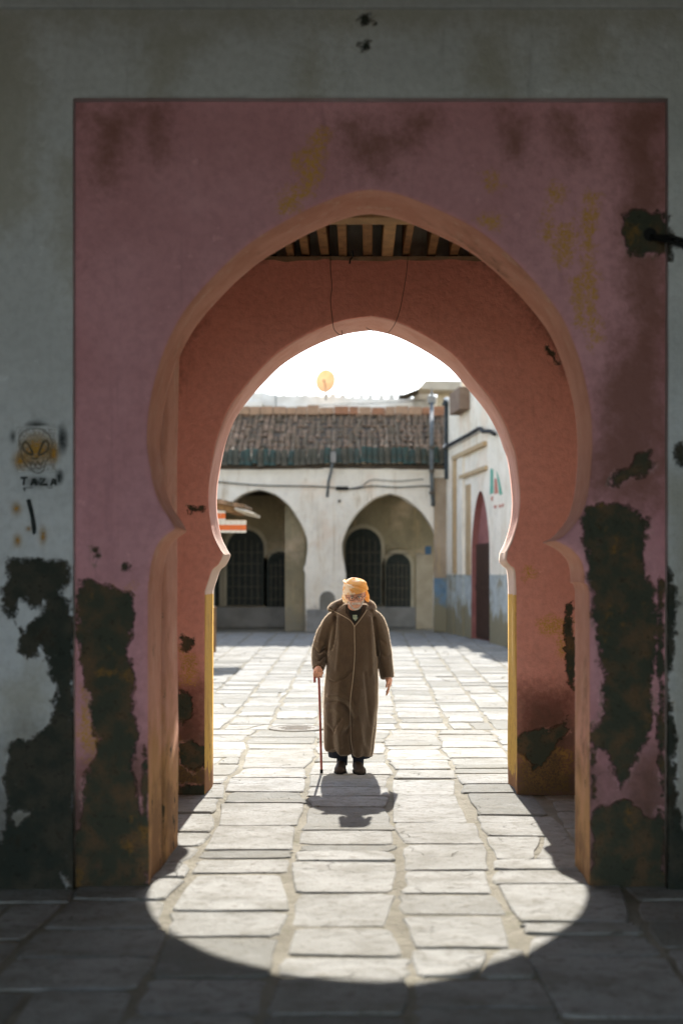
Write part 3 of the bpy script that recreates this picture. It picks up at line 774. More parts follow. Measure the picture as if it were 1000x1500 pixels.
word.ribbon(gp([(272,855),(280,895)]), lw*.7, YS-.0024); word.ribbon(gp([(282,862),(370,857)]), lw*.35, YS-.0024); word.ribbon(gp([(520,850),(560,865),(588,852)]), lw*.35, YS-.0024)
word.ribbon(gp([(650,715),(660,800)]), lw*.6, YS-.0024)
wo = word.build('stencil_word', SPRAY, gate, kind='stuff')
for L_ in letters:
    b = MB()
    for i, st in enumerate(L_): b.ribbon(gp(st), lw, YS-.0026-.0004*i)
    b.build('letter', SPRAY, wo)
b = MB(); b.ribbon(gp([tuple(p) for p in catmull([(318,985),(335,1050),(352,1120),(368,1200),(382,1310),(378,1375)], 4)]), [x/7.5/F*DG for x in [38]+[50]*8+[46]*4+[52]*4+[40]*2+[26, 12]], YS-.001)
st = b.build('spray_stroke', SPRAY, gate)
for a in ((190,1090,95,120), (320,1310,60,50), (480,1390,70,170), (200,1440,80,130)): mist('yellow_spray', *a, MIST_Y, st, YS+random.uniform(-.0004,.0004), None, 1.8)

# broken hole at the right with the conduits that come out of it
b = MB(); cx, cz = WX(951, D1), WZ(344, D1)
b.tube([(cx, D1-.012, cz), (cx, D1+.01, cz)], [.034, .046], 16); b.build('conduit_hole', BLACK, gate)
for k, (dz, r) in enumerate(((-.0, .011), (-.028, .013))):
    b = MB(); b.tube([(cx, D1+.0, cz-.008+dz*.3), (cx+.03, D1-.04, cz-.015+dz*.5), (cx+.09, DG-.035, cz-.035+dz), (WX(1000, DG), DG-.03, WZ(354, DG)+dz), (2.6, DG-.025, WZ(356, DG)+dz-.01)], r, 8)
    b.build('conduit', BLACK, gate, True)

# two thin wires that hang in the passage from the ceiling plate
def wire(name, pts, r, label, cat='cable', mat=BLACK, group=None):
    b = MB(); b.tube([tuple(p) for p in catmull(pts, 5)], r, 5); o = b.build(name, mat, None, True); return tag(o, label, cat, group)
yw = D3-.03
wire('hanging_wire', [W(484,372,yw), W(484,395,yw), W(486,420,yw-.01), W(484,440,yw), W(487,470,yw), W(490,484,yw+.02), W(501,492,yw+.05), W(500,484,yw+.06)], .0026, 'thin black wire hanging left of the rear arch apex with a curled end')
wire('hanging_wire', [W(597,376,yw), W(595,400,yw), W(590,430,yw), W(585,455,yw-.01), W(576,478,yw), W(562,491,yw+.03), W(548,486,yw+.05), W(536,480,yw+.06)], .0022, 'thin dark wire looping right of the rear arch apex')
wire('hanging_wire', [W(516,368,yw-.1), W(517,375,yw-.02), W(513,380,yw-.02), W(512,386,yw)], .006, 'short black wire end hooked over the timber plate')

# unseen roof and side houses, added to shade the street and the gate wall
sr = empty('shade_roof', (0, 2.5, 0), 'unseen dark boarded roof added to shade the street in front of the gatehouse', 'roof')
b = MB(); b.box(-9, 9, -5.2, DG-.04, 5.3, 5.4); b.build('boards', DARKWOOD, sr)
for k in range(8):
    y = -3.4+k*1.5; b = MB(); b.box(-9, 9, y, y+.14, 5.12, 5.297, bev=.01); b.build('rafter', OLDWOOD, sr)
b = MB(); b.box(-7.5,-4.2,-2.5,DG-.04,0,5.1); tag(b.build('shade_house', GREY_PLAIN), 'unseen grey house block added to shade the street from the left', 'house')
b = MB(); b.box(3.0, 6.5, -2.5, DG-.04, 0, 5.16); tag(b.build('shade_house', GREY_PLAIN), 'unseen grey house block added to shade the street from the right', 'house')

# ================================================================== COURTYARD: ARCADE BUILDING
D5 = 41.3
arc = empty('arcade_building', (-1, D5, 0), 'cream arcade across the courtyard with two horseshoe openings under a brown tiled roof', 'building')
def half(ax, wmax, apex_y, pts):   # symmetric outline about ax
    return [(ax-a, b_) for a, b_ in pts], [(ax+a, b_) for a, b_ in pts]
prof1 = [(68,932),(68,840),(66,833),(69,822),(71,804),(70,786),(60,764),(46,743),(28,727),(14,720.5),(0,717)]
prof2 = [(65,932),(65,842),(66.5,830),(70,808),(69.5,793),(61,772),(46,750),(26,733),(13,726.5),(0,723)]
def arcade_wall():
    X0, X1, XM = -10.5, 2.62, WX(476, D5); ZT5 = WZ(668, D5)
    out = MB()
    def half_wall(name, xa, xb, ax, pr):
        Lp = profile([(ax-a, z) for a, z in pr], D5, [1]); Rp = profile([(ax+a, z) for a, z in pr], D5, [1])
        arch_wall(name, xa, xb, ZT5, Lp, Rp, D5, D5+.62, [CREAM, CREAM], arc, step=.09, wobble=.02, floor_chip=(.3,.3), roundoff=.02)
    half_wall('arcade_wall', WX(284, D5), XM-.0, 379, prof1)
    half_wall('arcade_wall', XM+.0, X1, 571, prof2)
    b = MB(); b.box(X0, WX(284, D5), D5, D5+.62, 0, ZT5); b.build('arcade_wall', CREAM, arc)
arcade_wall()
# small blind niche low on the middle pier, plinth blocks
def arch_poly(x0, x1, z0, z1, n=12, horse=0.0):
    r = (x1-x0)/2; cx = (x0+x1)/2; zs_ = z1-r
    return [(x0, z0), (x1, z0)]+[(cx+r*math.cos(a), zs_+r*math.sin(a)) for a in np.linspace(0, math.pi, n)]
d = D5-.005
b = MB(); b.prism(arch_poly(WX(465, d), WX(494, d), WZ(905, d), WZ(862, d)), d-.04, D5+.05); nf = b.build('niche', CREAM, arc)
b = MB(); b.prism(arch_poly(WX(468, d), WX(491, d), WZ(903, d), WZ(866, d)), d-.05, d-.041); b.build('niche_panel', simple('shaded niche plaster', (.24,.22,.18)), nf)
b = MB(); b.box(WX(449, d), WX(506, d), d-.06, D5-.002, 0, WZ(893, d), bev=.01); b.build('plinth', simple('grey plinth', (.30,.29,.27), (.2,.19,.17), 3), arc)
b = MB(); b.box(WX(474, d), WX(488, d), d-.03, D5-.002, WZ(893, d)+.01, WZ(682, d), bev=.008); b.box(WX(458, d), WX(464, d), d-.03, D5-.002, WZ(893, d)+.01, WZ(720, d), bev=.008); b.build('pilaster', CREAM, arc)
# room behind the arcade
D6 = 45.0
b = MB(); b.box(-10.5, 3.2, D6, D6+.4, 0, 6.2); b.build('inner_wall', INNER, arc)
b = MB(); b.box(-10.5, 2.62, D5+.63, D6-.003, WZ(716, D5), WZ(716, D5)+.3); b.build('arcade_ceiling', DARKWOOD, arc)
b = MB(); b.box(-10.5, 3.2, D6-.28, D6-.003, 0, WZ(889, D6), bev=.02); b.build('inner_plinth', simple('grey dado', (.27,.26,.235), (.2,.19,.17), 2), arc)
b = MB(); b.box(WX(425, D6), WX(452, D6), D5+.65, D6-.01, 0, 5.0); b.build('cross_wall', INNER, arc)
for (x0, x1, y0, y1) in ((333,387,888,776), (391,431,890,808), (506,558,888,774), (564,601,890,811), (280,322,888,782), (240,270,890,810)):
    b = MB(); yf = D6-.12
    P = arch_poly(WX(x0-5, D6), WX(x1+5, D6), WZ(y0, D6), WZ(y1-6, D6)); b.prism(P, yf, D6-.003)
    fr = b.build('window', simple('window surround', (.43,.37,.26), (.34,.29,.2), 3), arc)
    b = MB(); P = arch_poly(WX(x0, D6), WX(x1, D6), WZ(y0, D6)+.02, WZ(y1, D6)); b.prism(P, yf-.03, yf-.002); b.build('shutter', SHUTTER, fr)
    b = MB()
    for k in range(1, 6):
        x = WX(x0+(x1-x0)*k/6, D6); b.box(x-.012, x+.012, yf-.055, yf-.032, WZ(y0, D6)+.05, WZ(y1, D6)-.25-abs(k-3)*.08)
    for k in range(5):
        z = WZ(y0, D6)+.25+k*.36; b.box(WX(x0+2, D6), WX(x1-2, D6), yf-.058, yf-.054, z, z+.02)
    b.build('grille', IRON, fr)
for p0, p1 in ((394, 426), (565, 602)):
    b = MB(); b.box(WX(p0, D6), WX(p1, D6), D6-.10, D6-.004, WZ(803, D6), WZ(800, D6)); b.build('string_course', INNER, arc)
b = MB(); b.box(WX(609, 43), WX(634, 43), 43, 43.35, 0, WZ(811, 43), bev=.02); b.build('stub_wall', simple('stained plaster', (.40,.34,.24), (.30,.25,.17), 2), arc)
b = MB(); b.box(WX(622, 43), WX(631, 43), 42.96, 42.995, WZ(812, 43), WZ(800, 43)); b.build('blue_sign', simple('faded blue paint', (.07,.13,.2)), arc)
# corner pier at the right of the openings, with blue-painted foot
b = MB(); b.box(WX(636, D5)-.02, 2.62, D5-.10, D5-.004, 0, WZ(700, D5), bev=.02)
b.build('corner_pier', cream_mat('tan corner plaster', (0.42,0.33,0.24), (0.33,0.25,0.17), dado=(0.17,0.26,0.34), dz=WZ(846, D5)), arc)

# roof: glazed green fringe, old brown barrel tiles, brick coping
def tile_mesh(name, w, ln, th=.02):
    v = []; f = []; n = 5
    for y, s in ((0, 1.0), (ln, .86)):
        for k in range(n):
            a = math.pi*k/(n-1); v.append((w*.5*s*math.cos(a), y, w*.46*s*math.sin(a)))
        for k in range(n):
            a = math.pi*k/(n-1); v.append(((w*.5-th)*s*math.cos(a), y, max(0, w*.46-th)*s*math.sin(a)))
    for k in range(n-1):
        f.append((k, k+1, 2*n+k+1, 2*n+k)); f.append((k, n+k, n+k+1, k+1))
    m = MB(); m.add(v, f); me = bpy.data.meshes.new(name); me.from_pydata(m.v, [], m.f); return me
def tile_mat(name, cols, moss):
    m = NT(name, .85, .2); r = m.rand(); n1 = m.noise(9, 6, .7); 
    c = m.mix(m.ramp(r, .15, .85), cols[0], cols[1]); c = m.mix(m.ramp(m.noise(2.3, 6, .7), .54, .62, 0, .75), c, tuple(min(1, 1.5*x+.03) for x in cols[0])); c = m.mix(m.ramp(m.noise(4, 6, .7), .42, .62, 0, .85), c, moss); c = m.mix(m.ramp(n1, .6, .7, 0, .6), c, (.20,.16,.115)); m.color(c); m.bump(n1, .01); return m.mat
TILE = tile_mat('old roof tile', ((0.29,0.18,0.11), (0.17,0.115,0.07)), (0.078,0.066,0.040))
TILEG = tile_mat('green glazed tile', ((0.05,0.085,0.072), (0.11,0.095,0.068)), (0.055,0.052,0.036)); 
ZE, YE = WZ(677, D5-.16), D5-.16          # eave
ZR, YR = WZ(603, 44.6), 44.6              # ridge
rb = MB(); v = [(-10.5, YE+.05, ZE-.10), (2.62, YE+.05, ZE-.10), (2.62, YR, ZR-.08), (-10.5, YR, ZR-.08), (-10.5, YE+.3, ZE-.30), (2.62, YE+.3, ZE-.30), (2.62, YR, ZR-.6), (-10.5, YR, ZR-.6)]
rb.add(v, [(0,1,2,3),(7,6,5,4),(0,4,5,1),(1,5,6,2),(2,6,7,3),(3,7,4,0)]); roof = rb.build('roof', simple('roof bed', (.14,.11,.08), (.08,.065,.05), 3), arc)
TW = .175; sl = math.atan2(ZR-ZE, YR-YE); LN = math.hypot(ZR-ZE, YR-YE); NR = 10
tm = tile_mesh('roof_tile', TW, LN/NR*1.12); tm.materials.append(TILE)
gm = tile_mesh('glazed_tile', TW*1.12, .50); gm.materials.append(TILEG)
restt = MB(); cnt = 0
tiles = []
for c_ in range(int(13.0/TW)):
    x = 2.5-c_*TW
    for r_ in range(NR):
        t = (r_+.0)/NR; tiles.append((x+random.gauss(0, .012), YE+(YR-YE)*t+.1, ZE+(ZR-ZE)*t-.06+random.gauss(0, .012)+.04*(math.sin(x*1.1)*.4), r_, sl+random.gauss(.03, .085), random.gauss(0, .11)))
vis = lambda x: WX(318, 42) < x < WX(655, 42)
lst = sorted(tiles, key=lambda t: 0 if vis(t[0]) else 1)
for i, (x, y, z, r_, a, rz) in enumerate(lst):
    if i < 262:
        o = bpy.data.objects.new('roof_tile', tm); COL.objects.link(o); o.parent = roof
        o.location = (x, y, z); o.rotation_euler = (a, 0, rz)
    else:
        Mx = Matrix.Translation((x, y, z)) @ Matrix.Rotation(a, 4, 'X')
        restt.add([Mx @ vv.co for vv in tm.vertices], [tuple(p.vertices) for p in tm.polygons])
restt.build('roof_tiles', TILE, roof, kind='stuff')
restg = MB()
for c_ in range(int(13.0/TW)):
    x = 2.5-c_*TW; sag = .035*math.sin(x*.9+1)
    if vis(x):
        o = bpy.data.objects.new('glazed_tile', gm); COL.objects.link(o); o.parent = roof
        o.location = (x, YE-.07, ZE-.09+sag+random.gauss(0, .022)); o.rotation_euler = (math.radians(66)+random.gauss(0, .13), 0, random.gauss(0, .13))
    else:
        Mx = Matrix.Translation((x, YE-.07, ZE-.09+sag)) @ Matrix.Rotation(math.radians(66), 4, 'X')
        restg.add([Mx @ vv.co for vv in gm.vertices], [tuple(p.vertices) for p in gm.polygons])
restg.build('glazed_tiles', TILEG, roof, kind='stuff')
b = MB(); b.box(-10.5, 2.62, YE+.28, D5-.002, WZ(688, D5), ZE-.31); b.box(-10.5, 2.62, D5, D5+.62, WZ(668, D5)+.003, ZE+.25); b.build('eave_course', CREAM, arc)
BRK = [simple('coping brick', (.36,.17,.095), (.25,.13,.075), 5), simple('pale coping brick', (.40,.25,.155), (.30,.19,.12), 5)]
x = 2.6
while x > WX(320, 45):
    w = random.uniform(.3, .48); b = MB(); b.box(x-w+.012, x-.006, YR-.22, YR+.12, ZR-.12+random.gauss(0, .012), ZR+.14+random.gauss(0, .02), bev=.015); b.build('coping_brick', random.choice(BRK), roof); x -= w
b = MB(); b.box(-10.5, x, YR-.22, YR+.12, ZR-.12, ZR+.13); b.build('coping', BRK[0], roof)

# services on the facade
def thingtube(name, pts, r, mat, label, cat, n=8, group=None):
    b = MB(); b.tube(pts, r, n); return tag(b.build(name, mat, None, True), label, cat, group)
dp = empty('drain_pipe', W(632, 740, D5-.12), 'grey drain pipe running down over the tiled roof and arcade wall near the corner', 'pipe')
yp = YE-.30
b = MB(); b.tube([W(632,590,43.2), W(632,640,yp), W(632,700,yp+.25), W(634,741,D5-.09)], .062, 10); b.build('pipe', PIPE, dp, True)
for py in (655, 690, 722):
    b = MB(); b.tube([W(632,py-2,yp+.0+(py > 690)*.28), W(632,py+2,yp+.0+(py > 690)*.28)], .085, 10); b.build('pipe_clamp', IRON, dp)
b = MB(); b.box(WX(626, 43.2), WX(638, 43.2), 43.1, 43.35, WZ(592, 43.2), WZ(580, 43.2), bev=.02); b.tube([W(632,580,43.2), W(632,568,43.2)], [.05, .01], 8); b.build('pipe_head', simple('grey zinc head', (.26,.25,.23)), dp)
sp = empty('roof_spout', W(488, 680, YE), 'small square rain spout with a short down pipe between the two arcade openings', 'spout')
b = MB(); b.box(WX(484, YE-.2), WX(492, YE-.2), YE-.28, YE-.12, WZ(678, YE-.2), WZ(662, YE-.2), bev=.015); b.build('spout_box', simple('grey zinc', (.28,.26,.23)), sp)
b = MB(); b.tube([W(487,678,YE-.16), W(485,690,YE-.05), W(481,705,D5-.06), W(479,728,D5-.05)], .04, 8); b.build('down_pipe', PIPE, sp, True)
wire('facade_cable', [W(318,706,D5-.05), W(380,711,D5-.05), W(430,712,D5-.06), W(470,713,D5-.06), W(498,715,D5-.08), W(520,716,D5-.06), W(545,712,D5-.06), W(580,714,D5-.06), W(618,712,D5-.06), W(638,713,D5-.06)], .018, 'dark cable sagging along the arcade wall above both openings')
wire('facade_cable', [W(512,716,D5-.07), W(530,712,D5-.07), W(545,703,D5-.07), W(580,705,D5-.07), W(620,702,D5-.07)], .012, 'thinner cable rising above the right arcade opening')
b = MB(); b.box(*sorted((WX(492, D5), WX(510, D5))), D5-.13, D5-.035, WZ(718, D5), WZ(713, D5), bev=.01); tag(b.build('cable_joint', BLACK), 'black cable joint fixed to the arcade wall between the openings', 'cable joint')
b = MB(); b.tube([W(497,734,D5-.05), W(497,734,D5+.0)], .045, 8); tag(b.build('wall_hook', IRON), 'small rusty stub sticking out of the wall left of the right opening', 'hook')

# things above and behind that roof
rw = empty('rooftop_house', (0, 47.5, 0), 'white rooftop wall and terrace behind the tiled roof', 'building')
d = 47.5
b = MB(); P = [(WX(330, d), 4.5), (WX(690, d), 4.5), (WX(690, d), WZ(580, d)), (WX(600, d), WZ(583, d)), (WX(560, d), WZ(584, d)), (WX(470, d), WZ(580, d)), (WX(400, d), WZ(579, d)), (WX(385, d), WZ(574, d)), (WX(330, d), WZ(577, d))]
b.prism(P, d, d+.4); b.build('wall', WHITE, rw)
b = MB(); b.box(WX(605, d), WX(628, d), d-.3, d-.003, WZ(602, d), WZ(576, d), bev=.02); b.build('wall_pier', simple('grey plaster', (.5,.49,.46)), rw)
b = MB(); b.box(WX(330, 46.6), WX(383, 46.6), 46.6, 47.4, 4.5, WZ(586, 46.6), bev=.03); b.prism([(WX(340, 46.5), WZ(586, 46.5)), (WX(386, 46.5), WZ(592, 46.5)), (WX(372, 46.5), WZ(572, 46.5)), (WX(340, 46.5), WZ(568, 46.5))], 46.7, 47.3); b.build('stair_head', WHITE, rw)
for k in range(14):
    b = MB(); px = 402+k*14+random.uniform(-4, 4); b.box(WX(px, d), WX(px+random.uniform(4, 9), d), d+.02, d+.3, WZ(583, d), WZ(578.5, d)+random.uniform(0, .05), bev=.01); b.build('loose_block', WHITE, rw)
b = MB(); b.tube([W(404,600,47.3), W(404,571,47.3)], .02, 6); b.build('post', PIPE, rw)
wire('roof_cable', [W(352,598,46.3), W(420,600,46.3), W(480,593,46.4), W(560,590,46.5), W(625,586,46.6)], .014, 'thin cable strung along the white rooftop wall')
sh = empty('roof_shelter', W(640, 580, 46.5), 'pale flat shelter roof on a post above the right end of the tiled roof', 'shelter')
b = MB(); b.prism([(WX(612, 46.2), WZ(572, 46.2)), (WX(622, 46.2), WZ(561, 46.2)), (WX(700, 46.2), WZ(562, 46.2)), (WX(700, 46.2), WZ(575, 46.2)), (WX(634, 46.2), WZ(574, 46.2))], 45.6, 47.0); b.build('slab', simple('dusty slab', (.48,.43,.34), (.38,.33,.26), 2), sh)
b = MB(); b.box(WX(640, 46.6), WX(662, 46.6), 46.5, 46.8, 5.5, WZ(577, 46.6), bev=.02); b.build('post', simple('cream post', (.58,.5,.36)), sh)
b = MB(); b.prism([(WX(584, 46.9), WZ(583, 46.9)), (WX(612, 46.9), WZ(572, 46.9)), (WX(613, 46.9), WZ(576, 46.9)), (WX(596, 46.9), WZ(583.5, 46.9))], 46.4, 47.2); b.build('torn_sheet', DARKWOOD, sh)

# satellite dish
dd = 47.0; dc = Vector(W(477, 558.5, dd)); dish = empty('satellite_dish', (dc.x, dd, WZ(580, dd)), 'round sun-bleached orange satellite dish on the white rooftop wall', 'satellite dish')
b = MB(); R = .37; v = []; f = []; nu, nv = 28, 6
Md = Matrix.Rotation(math.radians(-14), 4, 'Z') @ Matrix.Rotation(math.radians(80), 4, 'X')
for side in (0, 1):
    for j in range(nv+1):
        for i in range(nu):
            r = R*j/nv; a = 2*math.pi*i/nu; q = Md @ Vector((r*math.cos(a)*.92, r*math.sin(a)*1.08, .09*(j/nv)**2-(.012 if side else 0)-.05)); v.append(dc+q)
    o_ = side*(nv+1)*nu
    for j in range(nv):
        for i in range(nu):
            i2 = (i+1) % nu; q = (o_+j*nu+i, o_+j*nu+i2, o_+(j+1)*nu+i2, o_+(j+1)*nu+i); f.append(q if side == 0 else q[::-1])
for i in range(nu):
    i2 = (i+1) % nu; a = nv*nu+i; c_ = nv*nu+i2; k = (nv+1)*nu; f.append((a, c_, c_+k, a+k))
b.add(v, f)
def dish_mat():
    m = NT('bleached dish', .6); m.color(m.mix(m.ramp(m.noise(6, 4), .4, .65), (.82,.60,.40), (.74,.50,.28)))
    t = m.n.new('ShaderNodeBsdfTranslucent'); t.inputs[0].default_value = (.9,.66,.42,1); x = m.n.new('ShaderNodeMixShader'); x.inputs[0].default_value = .45
    m.link(m.b.outputs[0], x.inputs[1]); m.link(t.outputs[0], x.inputs[2]); m.link(x.outputs[0], m.n['Material Output'].inputs[0]); return m.mat
b.build('reflector', dish_mat(), dish, True)
b = MB(); b.tube([dc+Vector((.0,.06,-.05)), Vector((dc.x, dd+.08, WZ(586, dd)))], .022, 8); b.build('mast', PIPE, dish)
b = MB(); b.tube([dc+Vector((0,-.02,-.28)), dc+Vector((-.05,-.34,-.03))], .012, 6); b.tube([dc+Vector((-.05,-.37,-.03)), dc+Vector((-.05,-.28,-.03))], .035, 8); b.build('receiver_arm', IRON, dish)

# ================================================================== RIGHT-HAND HOUSE, its wall running towards the gate
A = np.array([2.44, 41.2]); SL = -.107     # x grows as the wall comes nearer
def rw_d(px): return (A[0]+.107*A[1])/((px-HX)/F+.107)
def RP(px, py, off=0.0):
    """a point of that wall, off metres out into the courtyard"""
    d_ = rw_d(px); return (WX(px, d_)-off, d_, EYE+(HY-py)/F*d_)
def RS(d_, z, off=0.0): return (A[0]+.107*(A[1]-d_)-off, d_, z)
rh = empty('corner_house', RS(36, 0), 'weathered cream house at the right with a blue dado and a tall red door niche', 'house')
def rbox(d0, d1, z0, z1, off, back=.0, m=0, mb=None):
    mb = mb or MB()
    v = []
    for z in (z0, z1):
        for d_, o_ in ((d0, off), (d1, off), (d1, -back), (d0, -back)): v.append(RS(d_, z, o_))
    mb.add(v, [(3,2,1,0),(4,5,6,7),(0,1,5,4),(1,2,6,5),(2,3,7,6),(3,0,4,7)], m); return mb
dn0, dn1 = rw_d(690), rw_d(716.5)    # door niche
ZN = WZ(720, rw_d(700))
def rwall():
    """wall with a pointed niche opening, built column by column"""
    b = MB(); ds = sorted(set([41.6]+list(np.linspace(41.2, dn0, 18))+list(np.linspace(dn0, dn1, 19))+list(np.linspace(dn1, 30, 20))+[29, 27, 24, 20, 16]), reverse=True)
    def open_z(d_):
        if not (dn1-1e-6 <= d_ <= dn0+1e-6): return 0.0
        u = abs((d_-(dn0+dn1)/2)/((dn0-dn1)/2)); u = min(u, 1)
        return 2.35+(ZN-2.35)*(1-u**1.9)**.75 if u < 1 else 2.35
    def topz(d_): return 6.75+.06*math.sin(d_*2.1)+(.28 if int(d_*.8) % 2 else 0)*(d_ < 39)
    for d0, d1 in zip(ds[:-1], ds[1:]):
        inn = d0 <= dn0+1e-6 and d1 >= dn1-1e-6
        za0, za1 = (open_z(d0), open_z(d1)) if inn else (0, 0)
        zs_ = [0, .3, .7, 1.1, 1.66, 2.4, 3.2, 4.2, 5.3, 6.2]
        r0 = [za0+(topz(d0)-za0)*i/9 for i in range(10)] if inn else zs_[:-1]+[topz(d0)]
        r1 = [za1+(topz(d0)-za1)*i/9 for i in range(10)] if inn else zs_[:-1]+[topz(d0)]
        for i in range(9):
            b.add([RS(d0, r0[i]), RS(d1, r1[i]), RS(d1, r1[i+1]), RS(d0, r0[i+1])], [(0,1,2,3)])
        b.add([RS(d0, topz(d0)), RS(d1, topz(d0)), RS(d1, topz(d0), -.5), RS(d0, topz(d0), -.5)], [(0,1,2,3)])
        b.add([RS(d0, topz(d0)), RS(d0, topz(d0)-.4), RS(d0, topz(d0)-.4, -.5), RS(d0, topz(d0), -.5)], [(0,1,2,3)])
        if inn:  # reveal
            b.add([RS(d0, za0), RS(d1, za1), RS(d1, za1, -.16), RS(d0, za0, -.16)], [(3,2,1,0)], 1)
    for d_ in (dn0, dn1): b.add([RS(d_, 0), RS(d_, 2.35), RS(d_, 2.35, -.16), RS(d_, 0, -.16)], [(0,1,2,3)], 1)
    b.add([RS(41.6, 0, -.55), RS(16, 0, -.55), RS(16, 6.55, -.55), RS(41.6, 6.55, -.55)], [(3,2,1,0)])
    b.add([RS(16, 0), RS(16, 0, -6), RS(16, 6.7, -6), RS(16, 6.7)], [(0,1,2,3)])
    b.add([RS(41.6, 6.6, -.3), RS(16, 6.6, -.3), RS(16, 6.6, -6), RS(41.6, 6.6, -6)], [(0,1,2,3)])
    return b.build('wall', [CREAM_BLUE, PINKDOOR], rh)
rwall()
b = MB(); b.add([RS(dn0+.05, 0, -.15), RS(dn1-.05, 0, -.15), RS(dn1-.05, 4.1, -.15), RS(dn0+.05, 4.1, -.15)], [(0,1,2,3)]); b.build('tympanum', PINKDOOR, rh)
dr = rbox(dn0-.12, dn1+.10, .04, 2.46, -.10, .149).build('door', REDDOOR, rh)
for k in range(6):
    t0 = dn0-.2-(dn0-dn1-.42)*k/6; t1 = dn0-.2-(dn0-dn1-.42)*(k+.9)/6
    rbox(t0, t1, .12, 2.38, -.085, .099).build('plank', REDDOOR, dr)
rbox(dn0-.18, dn1+.15, 1.28, 1.40, -.07, .084).build('rail', REDDOOR, dr)
# framing pilasters, mouldings, wall paintings
TAN = simple('tan trim', (.50,.37,.22), (.42,.29,.16), 3)
for pa, pb in ((660,666), (672,680)): rbox(rw_d(pa), rw_d(pb), 0, WZ(668, 39.6)-.05, .06).build('pilaster', CREAM_BLUE, rh)
rbox(rw_d(683), rw_d(689), 1.66, 4.05, .035).build('door_trim', TAN, rh)
rbox(rw_d(666), rw_d(713), 4.86, 4.97, .10).build('moulding', TAN, rh)
rbox(rw_d(676), rw_d(714), 4.26, 4.36, .08).build('moulding', TAN, rh)
rbox(rw_d(666), rw_d(668.5), 1.7, 4.85, .085).build('moulding', TAN, rh)
GREEN = simple('green wall paint', (.12,.36,.26), (.18,.42,.32), 6); RED = simple('red wall paint', (.5,.16,.12), (.55,.28,.2), 6)
def rpoly(name, pts, off, mat, parent):
    return MB().add([RP(x, y, off) for x, y in pts]+[RP(x, y, off-.008) for x, y in pts], [tuple(range(len(pts))), tuple(range(2*len(pts)-1, len(pts)-1, -1))]+[(i, i+len(pts), (i+1) % len(pts)+len(pts), (i+1) % len(pts)) for i in range(len(pts))]).build(name, mat, parent)
mu = rpoly('wall_painting', [(718.5,686),(722,688),(722.5,722),(717.5,724)], .012, GREEN, rh)
rpoly('painted_wedge', [(727,690),(731,702),(735.5,724),(731.5,725),(729.5,708)], .012, GREEN, mu)
rpoly('painted_stripe', [(724.5,700),(727,702),(729.5,722),(724,724)], .012, RED, mu)
for k, q in enumerate(([(723,741),(727,740),(727,744),(724,745)], [(730,740),(733,739),(733.5,743),(731,744)], [(735,738),(738,738),(737,742),(735,743)], [(719,728),(722,727),(721.5,733),(719.5,734)])):
    rpoly('painted_mark', q, .012, RED, mu)
# wooden box high on that wall, pipe, pole in the corner
b = rbox(rw_d(673), rw_d(688), WZ(604, rw_d(680)), 6.62, .28); tag(b.build('wall_box', simple('brown boarded box', (.24,.17,.12), (.18,.12,.085), 5)), 'brown wooden box hung high under the parapet of the right-hand house', 'box')
b = MB(); b.tube([RP(655,656,.1), RP(670,648,.1), RP(690,637.5,.1), RP(706,628,.1), RP(711,628,.12), RP(714,632,.12), RP(724,631.5,.12), RP(730,636,.1)], .05, 8)
tag(b.build('wall_conduit', simple('dark sheathed pipe', (.05,.052,.05), (.03,.03,.03), 8), None, True), 'thick dark cable bundle running along the right-hand house above the mouldings', 'cable')
cp = empty('corner_pole', W(653.5, 925, 40.9), 'thin dark pole with a hooked top in the corner beside the arcade', 'pole')
b = MB(); b.tube([W(653.5,702,40.9), W(653.5,590,40.9), W(652,588,40.8), W(649,594,40.8)], .065, 8); b.build('pole', simple('dark pole', (.05,.06,.065)), cp)
b = MB(); b.ellipsoid(W(654,586,40.9), (.09,.09,.09)); b.ellipsoid(W(653,654,40.75), (.09,.07,.06)); b.build('insulator', simple('white porcelain', (.7,.7,.68)), cp, True)

# ================================================================== LEFT: STALL WITH A LITTLE TILED ROOF
DK = 28.5
kx = WX(318, DK)
kiosk = empty('market_stall', (kx-1.2, DK+.8, 0), 'wooden stall with a small tiled roof and orange striped valance in the courtyard', 'stall')
b = MB(); P = [W(290,728,DK)[0::2], W(316,735,DK)[0::2], W(342,740,DK)[0::2], W(352,744,DK)[0::2], W(356,749,DK)[0::2], W(340,751,DK)[0::2], W(316,744,DK)[0::2], W(290,738,DK)[0::2]]
b.prism([(p[0], p[1]) for p in P], DK, DK+1.7); b.build('roof', OLDWOOD, kiosk)
for k in range(7):
    t = k/6; b = MB(); z = WZ(735+10*t, DK)+.05; x = WX(306+48*t, DK)
    b.tube([(x, DK-.06, z), (x, DK+1.74, z+.02)], .085, 6, flat=.6); b.build('roof_tile', TILE, kiosk)
b = MB(); b.tube([W(344,745,DK-.05), W(358,749,DK-.05), W(371,753,DK-.05)], [.05,.06,.05], 8, flat=.5); b.tube([W(344,745,DK+1.6), W(358,749,DK+1.6), W(371,753,DK+1.6)], [.05,.06,.05], 8, flat=.5)
b.prism([W(346,743,DK)[0::2], W(360,746,DK)[0::2], W(373,751,DK)[0::2], W(372,755,DK)[0::2], W(358,752,DK)[0::2], W(346,749,DK)[0::2]], DK-.03, DK+1.65); b.build('eave_flap', simple('pale sheet', (.55,.5,.4), (.42,.36,.28), 4), kiosk)
def valance_mat():
    m = NT('orange striped canvas', .85)
    z = m.xyz()[2]; f_ = m.math('FRACT', m.math('DIVIDE', m.math('SUBTRACT', z, WZ(782, DK)), .232))
    m.color(m.mix(m.math('MULTIPLY', m.ramp(f_, .30, .33), m.ramp(f_, .80, .77)), (.72,.66,.56), (.70,.17,.05))); return m.mat
VAL = valance_mat()
